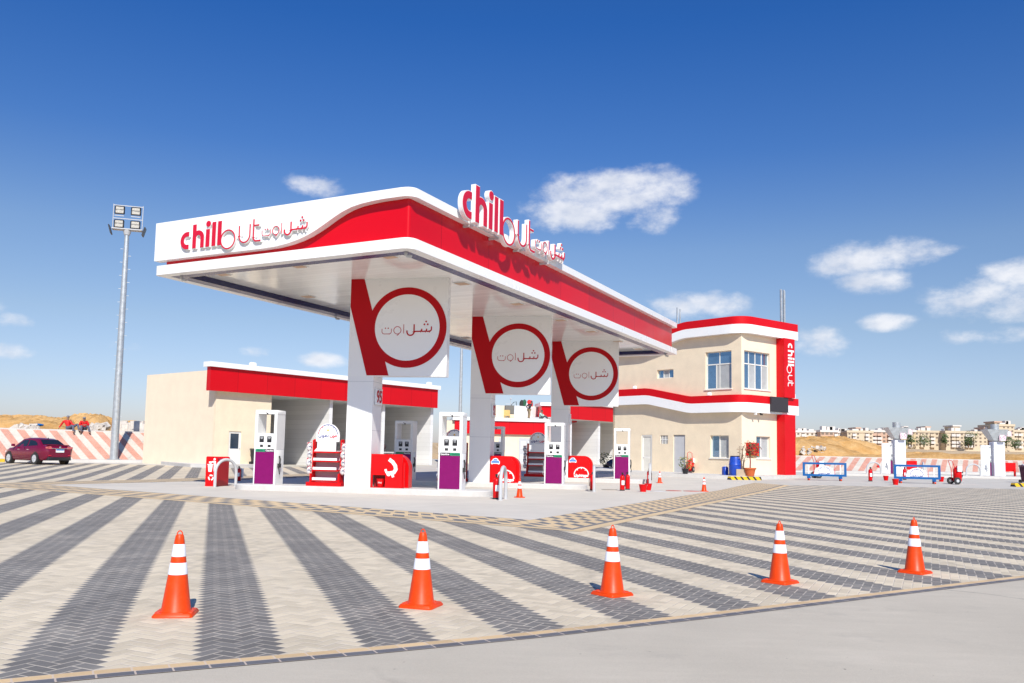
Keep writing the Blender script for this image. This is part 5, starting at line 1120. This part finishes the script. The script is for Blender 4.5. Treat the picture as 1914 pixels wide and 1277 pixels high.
# ---------------------------------------------------------------- red sedan
def sedan(label, loc, rz, sc=1.):
    t = thing('parked_sedan', label, 'car', loc, rz, None, sc=sc)
    PAINT = mat('dark_red_car_paint', (.16, .003, .028), .18, var=.04, vs=1, spec=.6); TYR = DARK; CHR = mat('chrome', (.75, .75, .76), .12, metal=.9)
    L = 4.6                                                                   # x forward from the rear bumper, y left
    prof = [  # x, belt z, sill z, half width at belt, half width at sill
        (0.0, .80, .42, .62, .60), (.10, .98, .30, .76, .72), (.35, 1.06, .24, .84, .83), (.9, 1.04, .22, .87, .885), (1.6, 1.0, .2, .875, .90), (2.4, .975, .2, .88, .90), (3.1, .95, .21, .875, .89), (3.8, .88, .22, .84, .87), (4.25, .78, .26, .74, .78), (4.52, .66, .32, .55, .58), (4.6, .58, .40, .40, .42)]
    mb = MB(); rings = []
    for x, zb, zs, wb_, ws in prof:
        zm = (zb+zs)/2; rings.append([mb.V(x, y, z) for y, z in ((-ws*.9, zs), (-ws, zs+.10), (-ws-.02, zm), (-wb_-.015, zb-.12), (-wb_+.06, zb), (-wb_*.5, zb+.03), (0, zb+.04), (wb_*.5, zb+.03), (wb_-.06, zb), (wb_+.015, zb-.12), (ws+.02, zm), (ws, zs+.10), (ws*.9, zs))])
    n = 13
    for a, b in zip(rings, rings[1:]):
        for k in range(n): mb.q((a[k], a[(k+1) % n], b[(k+1) % n], b[k]), k < n-1)
    mb.q(rings[0]); mb.q(rings[-1][::-1])
    body = mb.build('body', PAINT, t)
    # cabin: glasshouse with roof
    cab = [(.62, 1.05, 1.06, .70, .70), (1.15, 1.03, 1.36, .74, .58), (1.6, 1.0, 1.45, .76, .56), (2.2, .98, 1.475, .765, .56), (2.75, .96, 1.42, .76, .55), (3.55, .93, .96, .70, .68)]
    rf = MB(); ro = []
    for x, zb, zr, wb_, wr_ in cab:
        ro.append([rf.V(x, y, z) for y, z in ((-wb_, zb-.03), (-wr_-.02, zr-.04), (-wr_+.06, zr), (0, zr+.025), (wr_-.06, zr), (wr_+.02, zr-.04), (wb_, zb-.03))])
    for a, b in zip(ro, ro[1:]):
        for k in range(6): rf.q((a[k], a[k+1], b[k+1], b[k]), True)
    rf.q(ro[0][::-1]); rf.q(ro[-1]); rf.build('roof', PAINT, t)
    gl = mat('car_glass', (.012, .014, .016), .04, spec=.8)
    def sidept(x, f, s):
        for a, b in zip(cab, cab[1:]):
            if a[0] <= x <= b[0]:
                k = (x-a[0])/(b[0]-a[0]); zb, zr, w0, w1 = (a[i]+(b[i]-a[i])*k for i in (1, 2, 3, 4)); zb -= .03; zr -= .04; w1 += .02
                return (x, s*(w0+(w1-w0)*f+.012), zb+(zr-zb)*f)
    for s in (1, -1):
        for P_ in ([(1.0, .22), (1.93, .12), (1.97, .86), (1.42, .82), (1.12, .6)], [(2.05, .12), (3.2, .1), (2.85, .72), (2.6, .86), (2.07, .88)]):
            m2 = MB(); pts = [sidept(x, f, s) for x, f in P_]; m2.poly(pts if s < 0 else pts[::-1]); m2.build('side_window', gl, t)
    m2 = MB(); m2.poly([(.70, -.60, 1.105), (.70, .60, 1.105), (1.17, .50, 1.37), (1.17, -.50, 1.37)][::-1]); o = m2.build('rear_window', gl, t); o.location = (-.015, 0, .018)
    m2 = MB(); m2.poly([(3.42, -.60, 1.03), (3.42, .60, 1.03), (2.82, .48, 1.40), (2.82, -.48, 1.40)]); o = m2.build('windscreen', gl, t); o.location = (.015, 0, .015)
    MB().prism([(-.62, 1.08), (.62, 1.08), (.6, 1.12), (-.6, 1.12)], -.02, .14).build('spoiler', PAINT, t, (.16, 0, -.02), -pi/2)
    for x in (.92, 3.62):
        for s in (1, -1):
            ar = MB().cyl((x, s*.70, .335), (x, s*.905, .335), .375, n=28).build('wheel_arch', BLACK, t)
            w = MB().cyl((x, s*.72, .32), (x, s*.918, .32), .32, n=28).build('wheel', TYR, t)
            rim = MB().cyl((x, s*.90, .32), (x, s*.924, .32), .21, n=24)
            for k in range(5): rim.box(-.025, -.0, .05, .025, .012, .2, Matrix.Translation((x, s*.925, .32)) @ Matrix.Rotation(2*pi*k/5, 4, 'Y'))
            rim.build('rim', GREY, w)
    for s in (1, -1):
        m2 = MB(); m2.prism([(.0, .0), (.40, .02), (.42, .12), (.12, .16)] if s > 0 else [(-.40, .02), (0, 0), (-.12, .16), (-.42, .12)], -.02, .05)
        o = m2.build('tail_light', mat('tail_red_clear', (.55, .12, .12), .15, var=.5, vs=14), t, (.055, -s*.40, .86), -pi/2); o.scale = (.85, 1.6, 1)
        MB().rbox(3.02, s*.88-.0 if s > 0 else s*.88-.2, .98, 3.12, s*.88+.2 if s > 0 else s*.88, 1.12, .03).build('mirror', PAINT, t)
        for x in (1.55, 2.5): MB().box(x, s*.905-.012, .80, x+.2, s*.905+.012, .83).build('door_handle', CHR, t)
        MB().box(2.0, s*.897-.006, .30, 2.01, s*.90+.008, .95).build('door_seam', BLACK, t)
        MB().box(4.3, s*.48-.14, .62, 4.56, s*.48+.14, .72).build('headlight', SIGNW, t)
        MB().rbox(-.035, s*.55-.07, .50, .05, s*.55+.07, .53, .005).build('reflector', LRED, t)
    MB().rbox(-.05, -.66, .24, .2, .66, .42, .04).build('rear_bumper_trim', BLACK, t)
    MB().box(-.012, -.48, .885, .06, .48, .91).build('chrome_strip', CHR, t)
    pl = MB().box(-.035, -.23, .68, .03, .23, .86).build('number_plate', SIGNW, t); MB().box(-.038, -.225, .79, -.034, .225, .857).build('plate_header', mat('plate_blue', (.02, .22, .5), .4), pl)
    MB().ball((-.005, 0, .97), .05, 10, 6, (.4, 1, 1)).build('badge', CHR, t); MB().cyl((1.3, .0, 1.42), (1.25, 0, 1.49), .025, n=8).build('antenna', BLACK, t)
    return t
p = G(66, 868.5); hd_ = R(90+57); sc_ = 1.11; fx = Vector((cos(hd_), sin(hd_))); lf = Vector((-sin(hd_), cos(hd_)))
q = Vector((p.x, p.y)) - fx*.92*sc_ - lf*.82*sc_
sedan('dark red sedan parked on the paving before the striped embankment', (q.x, q.y, gz(q.y)+.008), hd_, sc_)
# dark car behind the farthest pump, only its tail shows
def small_car(label, loc, rz):
    t = thing('parked_car', label, 'car', loc, rz); P_ = mat('dark_blue_paint', (.02, .025, .06), .2)
    mb = MB(); sec = [(-2.0, .9, .3, .7), (-1.9, .95, .25, .8), (-.9, 1.0, .22, .85), (.6, .98, .22, .85), (1.7, .85, .25, .8), (2.05, .65, .35, .6)]; rr = [[mb.V(x, y, z) for y, z in ((-w, zs), (-w, zb-.1), (-w+.1, zb), (w-.1, zb), (w, zb-.1), (w, zs))] for x, zb, zs, w in sec]
    for a, b in zip(rr, rr[1:]):
        for k in range(6): mb.q((a[k], a[(k+1) % 6], b[(k+1) % 6], b[k]), True)
    mb.q(rr[0]); mb.q(rr[-1][::-1]); mb.build('body', P_, t)
    cb_ = MB(); rr = [[cb_.V(x, y, z) for y, z in ((-w, .95), (-w2, zr), (w2, zr), (w, .95))] for x, zr, w, w2 in ((-1.6, .96, .75, .7), (-1.1, 1.38, .76, .6), (.2, 1.42, .76, .6), (1.1, .96, .74, .7))]
    for a, b in zip(rr, rr[1:]):
        for k in range(3): cb_.q((a[k], a[k+1], b[k+1], b[k]), True)
    cb_.build('cabin', GLASS, t)
    for x in (-1.3, 1.25):
        for s in (-1, 1): MB().cyl((x, s*.7, .32), (x, s*.88, .32), .32, n=20).build('wheel', DARK, t)
    return t
p = G(1149, 880); small_car('dark car mostly hidden behind the fuel pump before the house', (p.x+1.6, p.y+.6, p.z+.01), R(165))
p = W1(15.3, 2.2); t = thing('covered_heap', 'dark red heap of gear on a pale table inside the car wash bay', 'heap', (p[0], p[1], p[2]-.0), R1)
MB().box(-.9, -.5, .9, 2.0, .6, 1.0).build('table_top', GREY, t)
for x, y in ((-.8, -.4), (1.9, -.4), (-.8, .5), (1.9, .5)): MB().box(x-.04, y-.04, -.1, x+.04, y+.04, .9).build('leg', GREY, t)
MB().ball((.3, 0, 1.2), .42, 10, 7, (1.3, .8, .6)).ball((1.0, .1, 1.35), .5, 10, 7, (1.1, .8, .8)).build('gear_cover', mat('dark_maroon_cloth', (.05, .008, .012), .8), t)

# ---------------------------------------------------------------- people
def bake(name, verts, edges, m, parent, lv=2):
    me = D.meshes.new(name); me.from_pydata([v[0] for v in verts], edges, []); o = D.objects.new(name, me); COL.objects.link(o)
    sk = o.modifiers.new('skin', 'SKIN'); sk.use_smooth_shade = True
    lay = me.skin_vertices[0].data
    for i, v in enumerate(verts): r = v[1]; lay[i].radius = r if isinstance(r, tuple) else (r, r); lay[i].use_root = (i == 0)
    ss = o.modifiers.new('sub', 'SUBSURF'); ss.levels = lv; ss.render_levels = lv
    bpy.context.view_layer.update(); nm = D.meshes.new_from_object(o.evaluated_get(bpy.context.evaluated_depsgraph_get())); D.objects.remove(o)
    nm.materials.clear(); nm.materials.append(m); nm.name = name
    for p in nm.polygons: p.use_smooth = True
    r = D.objects.new(name, nm); COL.objects.link(r); r.parent = parent; return r
def person(label, loc, rz, J, top, legs, cap=None, shoes=DARK, sc=1.):
    """J: joint positions - hip, chest, neck, head, and per side shoulder, elbow, hand, thigh, knee, ankle, toe"""
    t = thing('person', label, 'person', loc, rz, None, sc=sc); V = Vector
    hip, chest, neck, head = (V(J[k]) for k in ('hip', 'chest', 'neck', 'head'))
    vs = [(hip, (.13, .10)), (chest, (.14, .10)), (neck, .055), (head-V((0, 0, .03)), (.078, .088)), (head+V((0, 0, .07)), (.072, .082))]; es = [(0, 1), (1, 2), (2, 3), (3, 4)]
    for s in ('l', 'r'):
        a = len(vs); sh, el_, ha, th, kn, an, to = (V(J[s+k]) for k in ('sh', 'el', 'ha', 'th', 'kn', 'an', 'to'))
        hd = (ha-el_).normalized()
        vs += [(sh, .055), (el_, .042), (ha, .030), (ha+hd*.06, (.04, .02)), (ha+hd*.15, (.022, .012)), (th, .085), (kn, .058), (an, .042), (to, (.04, .028))]
        es += [(1, a), (a, a+1), (a+1, a+2), (a+2, a+3), (a+3, a+4), (0, a+5), (a+5, a+6), (a+6, a+7), (a+7, a+8)]
    body = bake('body', vs, es, SKIN, t)
    f = (V(J['face'])).normalized(); sd = V((0, 0, 1)).cross(f).normalized()
    fm = MB(); fm.ball(head+f*.088+V((0, 0, .01)), .018, 8, 6, (1, 1, 1.4)).ball(head+sd*.085, .025, 8, 6, (.5, .8, 1.2)).ball(head-sd*.085, .025, 8, 6, (.5, .8, 1.2)); fm.build('face', SKIN, body)
    em = MB(); em.ball(head+f*.078+sd*.032+V((0, 0, .04)), .010, 6, 5).ball(head+f*.078-sd*.032+V((0, 0, .04)), .010, 6, 5); em.build('eyes', BLACK, body)
    vs = [(hip+(chest-hip)*-.05, (.15, .12)), (hip+(chest-hip)*.5, (.155, .12)), (chest, (.165, .12)), (chest+(neck-chest)*.75, (.08, .075))]; es = [(0, 1), (1, 2), (2, 3)]
    for s in ('l', 'r'):
        a = len(vs); sh, el_, ha = (V(J[s+k]) for k in ('sh', 'el', 'ha')); vs += [(sh, .075), (el_, .06), (el_+(ha-el_)*.92, .042)]; es += [(2, a), (a, a+1), (a+1, a+2)]
    bake('jacket', vs, es, top, t)
    vs = [(hip, (.155, .125))]; es = []
    for s in ('l', 'r'):
        a = len(vs); th, kn, an = (V(J[s+k]) for k in ('th', 'kn', 'an')); vs += [(th, .10), (kn, .078), (kn+(an-kn)*.93, .066)]; es += [(0, a), (a, a+1), (a+1, a+2)]
    bake('trousers', vs, es, legs, t)
    for s in ('l', 'r'):
        an, to = V(J[s+'an']), V(J[s+'to']); bake('shoe', [(an+(an-to)*.25+V((0, 0, -.03)), .05), (an+(to-an)*.5+V((0, 0, -.02)), .05), (to, .042)], [(0, 1), (1, 2)], shoes, t, 1)
    hm = MB(); hm.ball(head+V((0, 0, .075))-f*.012, .098, 14, 8, (1, 1.05, .82))
    if cap: hm.ball(head+f*.10+V((0, 0, .085)), .07, 10, 6, (1, 1, .18))
    hm.build('cap' if cap else 'hair', cap or BLACK, t); return t
JRED = mat('red_jacket', (.62, .004, .006), .7, var=.1); TROU = mat('grey_blue_trousers', (.10, .105, .15), .85, var=.1); CAPM = mat('grey_cap', (.2, .2, .22), .8)
sit1 = dict(hip=(0, .05, .10), chest=(-.13, .14, .48), neck=(-.13, .12, .64), head=(-.10, .08, .76), face=(.5, -1, -.1), lsh=(.05, .10, .56), lel=(.16, -.06, .34), lha=(.34, -.2, .30), rsh=(-.32, .18, .56), rel=(-.46, .28, .32), rha=(-.58, .30, .10),
            lth=(.10, -.02, .10), lkn=(.46, -.34, .36), lan=(.58, -.52, -.06), lto=(.70, -.64, -.12), rth=(-.06, -.04, .10), rkn=(.20, -.48, .26), ran=(.24, -.62, -.16), rto=(.30, -.78, -.22))
sit2 = dict(hip=(0, .05, .10), chest=(0, -.02, .46), neck=(.0, -.10, .60), head=(.0, -.15, .70), face=(.2, -1, -.35), lsh=(.19, -.04, .53), lel=(.28, -.26, .32), lha=(.10, -.42, .33), rsh=(-.19, -.04, .53), rel=(-.26, -.24, .32), rha=(-.04, -.44, .31),
            lth=(.10, -.04, .10), lkn=(.24, -.46, .24), lan=(.34, -.52, -.18), lto=(.40, -.68, -.22), rth=(-.10, -.04, .10), rkn=(-.16, -.46, .26), ran=(-.16, -.52, -.18), rto=(-.20, -.68, -.24))
def seat_at(u):                                                               # point on the coping of the left embankment below column u
    r = (u-CX)/F
    for a, b in zip(EL, EL[1:]):
        nn = Vector((-(b-a).y, (b-a).x)).normalized(); a2, b2 = a+nn*3.45, b+nn*3.45; d = b2-a2; s = (r*a2.y-a2.x)/(d.x-r*d.y)
        if 0 <= s <= 1: return a2+d*s, atan2(d.y, d.x)
p, an = seat_at(133); person('person in red jacket and cap sitting on the embankment, leaning back on one arm', (p.x, p.y, ZL+.04), an, sit1, JRED, TROU, CAPM, sc=1.12)
p, an = seat_at(160); person('person in red jacket sitting on the embankment, hunched with folded hands', (p.x, p.y, ZL+.04), an, sit2, JRED, TROU, CAPM, sc=1.12)
def M2(x, y, z): v = Vector((x, y, 0)); v.rotate(Matrix.Rotation(R(6), 3, 'Z')); return (P2.x+v.x, P2.y+v.y, z2+z)
stand = dict(hip=(0, 0, .92), chest=(.10, -.02, 1.28), neck=(.18, -.04, 1.45), head=(.25, -.06, 1.56), face=(.9, -.5, -.4), lsh=(.2, -.14, 1.40), lel=(.06, -.30, 1.14), lha=(.02, -.14, .96), rsh=(.02, .14, 1.42), rel=(-.24, .18, 1.22), rha=(-.08, .06, .98),
             lth=(.04, -.09, .88), lkn=(.06, -.10, .48), lan=(.02, -.10, .08), lto=(.20, -.12, .04), rth=(-.02, .09, .88), rkn=(0, .10, .48), ran=(-.06, .10, .08), rto=(.12, .12, .04))
person('person in dark top and khaki trousers bending forward on the annex roof', M2(12.25, -6.8, 4.25), R(6), stand, mat('dark_shirt', (.02, .02, .03), .8), mat('khaki_cloth', (.30, .22, .12), .85), None, sc=1.0)
sit3 = {k: Vector(v) for k, v in sit2.items()}
sit3.update(lkn=Vector((.16, -.42, .34)), lan=Vector((.18, -.72, .04)), lto=Vector((.2, -.86, .06)), rkn=Vector((-.1, -.44, .30)), ran=Vector((-.06, -.8, .02)), rto=Vector((-.04, -.94, .04)))
person('person in pale green shirt sitting on the edge of the annex roof', M2(13.25, -7.6, 4.24), R(65), sit3, mat('pale_green_shirt', (.42, .60, .52), .8), mat('dark_trousers', (.06, .06, .07), .85), None, sc=1.0)
t = thing('roof_chair', 'small yellow wooden chair on the annex roof beside the cream wall', 'chair', M2(10.75, -1.6, 4.25), R(6)); MB().box(-.3, -.25, .5, .3, .25, .56).build('seat', mat('yellow_wood', (.62, .42, .14), .7), t); MB().box(-.3, .2, .56, .3, .25, 1.1).build('backrest', mat('yellow_wood', (.62, .42, .14)), t)
for x in (-.26, .26):
    for y in (-.2, .2): MB().box(x-.03, y-.03, 0, x+.03, y+.03, .5).build('leg', mat('yellow_wood', (.62, .42, .14)), t)
t = thing('hanging_crate', 'dark grey crate hung high on the cream wall above the annex roof', 'crate', M2(11.2, -.62, 5.0), R(6)); MB().box(-.55, -.3, 0, .55, .6, .85).build('box', mat('dark_grey_board', (.17, .16, .14), .8), t); MB().box(-.45, -.32, -.4, .6, .6, -.05).build('ledge', CREAM, t); MB().tube([(0, 0, .85), (0, 0, 1.5)], .03, 6).ball((0, 0, 1.55), .1).box(-.5, -.02, 1.0, .5, .02, 1.04).build('rod', GREY, t)
clo = {'hip': (0, 0, .5)}
t = thing('cloth_bundle', 'bundle of green and red cloth draped over the cream roof edge', 'cloth', M2(12.5, .6, 5.75), R(6), sc=.85)
for x, z, m_, sx, sz in ((0, .42, mat('dark_cloth', (.03, .035, .03), .9), .9, 1.5), (.32, .45, mat('green_cloth', (.02, .10, .05), .9), .8, 1.6), (.62, .30, mat('white_cloth', (.6, .6, .6), .9), .5, 1.0), (.9, .52, JRED, .9, 1.3), (1.15, .4, JRED, .6, 1.5)): MB().ball((x, 0, z), .34, 10, 7, (sx, .5, sz)).box(x-.15, -.12, 0, x+.15, .12, z).build('cloth', m_, t)
MB().tube([(-1.5, 0, 0), (-1.0, 0, .6), (-.7, 0, .7), (-.65, 0, 0)], .04, 6).build('rail', BLACK, t)

# ---------------------------------------------------------------- apartment houses and trees on the far side of the desert
WIN = mat('far_window', (.20, .155, .12), .4); AC = [mat('far_cream', (.60, .50, .36), .9), mat('far_pale', (.66, .59, .50), .9), mat('far_pinkish', (.56, .38, .28), .9), mat('far_yellow', (.60, .47, .28), .9)]  # distance haze is put into these colours: window and wall tones lightened
WALLW = mat('far_white', (.68, .63, .58), .8)
def apartment(label, u0, u1, vt, vb, Y, floors, cols, ci, tower=None, balc=(), rz=0., seed=1, shell=False):
    a, b = AT(u0, vb, Y), AT(u1, vb, Y); top = AT((u0+u1)/2, vt, Y).z; w = b.x-a.x; zb = min(a.z, b.z)-3; h = top-zb-1.0
    t = thing('apartment_block', label, 'apartment block', ((a.x+b.x)/2, Y, zb), rz, 'apartment blocks across the desert'); rnd = random.Random(seed); m = AC[ci]
    MB().box(-w/2, 0, -3, w/2, 16, h).build('wall', m, t); rf = MB().box(-w/2-.3, -.3, h, w/2+.3, 16.3, h+1.0).build('roof', WALLW if ci else m, t)
    if tower:
        tx, tw, tv, red = tower; th = AT(u0, tv, Y).z-zb; MB().box(-w/2+w*tx, 3, h+1, -w/2+w*(tx+tw), 11, th-.6).build('stair_tower', m, rf); MB().box(-w/2+w*tx-.5, 2.5, th-.6, -w/2+w*(tx+tw)+.5, 11.5, th).build('tower_cap', AC[2] if red else WALLW, rf)
    for k in range(3): x = rnd.uniform(-w/2+1, w/2-3); MB().box(x, 1, h+1, x+rnd.uniform(1, 3), 4, h+1+rnd.uniform(.6, 1.8)).build('roof_hut', WALLW, rf)
    fh = (h-2.5)/floors; base = None
    for f in range(floors):
        z = 2.8+f*fh
        for c in range(cols):
            x = -w/2+w*(c+.5)/cols; ww = min(1.9, w/cols*.42)
            if c in balc:
                o = MB().box(x-w/cols*.44, -1.1, z-.3, x+w/cols*.44, 0, z-.02).box(x-w/cols*.44, -1.1, z-.02, x+w/cols*.44, -.95, z+.85).build('balcony', WALLW if (seed+f) % 3 else m, t); MB().box(x-w/cols*.36, -.06, z+.0, x+w/cols*.36, -.005, z+fh*.72).build('balcony_door', WIN, o)
            elif rnd.random() < .88:
                if base is None: base = MB().box(-.5, -.07, 0, .5, -.004, 1).build('window', WIN, t); o = base
                else: o = base.copy(); COL.objects.link(o)
                o.location = (x, 0, z+.5); o.scale = (ww*(1.7 if shell else 1), 1, fh*(.62 if shell else .45))
    return t
apartment('pale apartment block right beside the red pillar', 1488, 1540, 805, 829, 400, 3, 6, 1, (.1, .15, 801, 0), (1, 4), seed=3)
apartment('brownish unfinished apartment block with dark openings above the sand heap', 1534, 1566, 804, 829, 395, 3, 4, 2, None, (3,), seed=5, shell=True)
apartment('narrow pale apartment block behind the sand heap top', 1562, 1588, 806, 829, 402, 3, 3, 1, (.3, .4, 801, 0), (1,), seed=6)
apartment('cream apartment block with a small roof tower beside the orange sand heap', 1584, 1632, 805, 834, 395, 4, 6, 0, (.46, .14, 798, 1), (1, 4), seed=8)
apartment('white balconied apartment block left of the first flared column', 1628, 1668, 804, 834, 400, 4, 4, 2, None, (0, 1, 3), seed=9)
apartment('yellow apartment block just right of the first flared column', 1681, 1712, 803.5, 834, 395, 4, 4, 3, None, (2,), seed=11)
apartment('cream apartment block with columns and a roof hut above the second barrier', 1709, 1766, 805, 834, 400, 4, 6, 0, (.5, .12, 796, 1), (1, 3), seed=12)
apartment('long cream apartment block with white balconies above the free trolley', 1768, 1846, 806, 834, 395, 4, 9, 0, (.27, .16, 794, 0), (1, 2, 4, 5), seed=13)
apartment('apartment block mostly behind the second flared column', 1842, 1872, 804, 834, 402, 4, 4, 2, (.2, .2, 798, 1), (1,), seed=14)
apartment('tallest cream apartment block with a red capped tower', 1866, 1897, 793, 835, 395, 6, 4, 0, (.05, .35, 787, 1), (), seed=15)
apartment('pale apartment block with dark balconies at the right picture edge', 1893, 1945, 804, 836, 400, 4, 6, 0, None, (0, 1, 3, 4), seed=16)
apartment('low pale row of flats behind the cream block with the roof tower', 1560, 1640, 809, 834, 430, 3, 8, 1, None, (2, 5), seed=31)
apartment('beige row of flats behind the first flared column', 1636, 1720, 808, 835, 432, 3, 8, 0, (.3, .1, 804, 0), (1, 6), seed=32)
apartment('beige row of flats behind the long cream block', 1755, 1800, 808, 835, 432, 3, 5, 3, None, (2,), seed=33)
apartment('beige row of flats behind the second flared column', 1828, 1880, 807, 836, 434, 3, 5, 0, None, (1,), seed=34)
def far_tree(label, u, v, Y, w, h, seed):
    b = AT(u, v, Y); t = thing('far_tree', label, 'tree', (b.x, b.y, b.z-.4), 0, 'trees in front of the apartment blocks'); rnd = random.Random(seed)
    MB().tube([(0, 0, 0), (.1, 0, h*.3), (0, 0, h*.6)], [.3, .22, .12], 7).build('trunk', BARK, t)
    mb = MB()
    for k in range(6): leaves(mb, (rnd.uniform(-.3, .3)*w, rnd.uniform(-.3, .3)*w, h*(.35+.5*rnd.random())), w*.33, 60, .38, rnd, (1, 1, .9), .2)
    mb.build('crown', LEAF, t)
for k, (u, v, w, h, lab) in enumerate([(1597, 832, 4, 3, 'small round tree beside the orange sand heap end'), (1703, 834, 4, 7, 'dark narrow tree before the yellow block'), (1727, 834, 6, 5, 'broad green tree before the columned block'), (1768, 834.5, 4, 7, 'slim dark tree at the left end of the long block'), (1810, 835, 5, 4, 'low grey green tree before the middle of the long block'), (1820, 835, 6, 7, 'big dark tree before the long block'), (1881, 836, 5, 6, 'green tree at the foot of the tallest block'), (1690, 834, 5, 3, 'low bush before the yellow block'), (1897, 836, 6, 3, 'low bush between the tallest block and the edge block')]):
    far_tree(lab, u, v, 388, w, h, 40+k)
# broken concrete blocks on the left embankment
for k, (u, v, s_, lab) in enumerate([(226, 803, .45, 'broken concrete block next to the floodlight mast'), (236, 801, .4, 'upright broken concrete block second from the mast'), (247, 803.5, .35, 'low broken concrete block in the middle of the debris'), (257, 800, .5, 'tall pale broken block near the wash wall'), (266, 803, .4, 'last broken block touching the wash wall outline')]):
    p = AT(u, v, 66.5); rnd = random.Random(k); o = MB().rbox(-s_, -s_*.6, -.5, s_, s_*.6, s_*rnd.uniform(.9, 1.6), .05).rbox(-s_*1.6, -s_*.3, -.5, -s_*.8, s_*.5, s_*.3, .05).build('concrete_block', STONE, None, (p.x, p.y, p.z), rnd.uniform(-.6, .6)); tag(o, lab, 'concrete block', 'broken concrete blocks on the embankment')
p = AT(70, 794.5, 65); o = MB().ball((0, 0, 0), .42, 10, 6, (1.2, .5, .28)).build('blue_sheet', BLUE, None, tuple(p)); tag(o, 'crumpled blue plastic sheet on the debris behind the red car', 'plastic sheet')
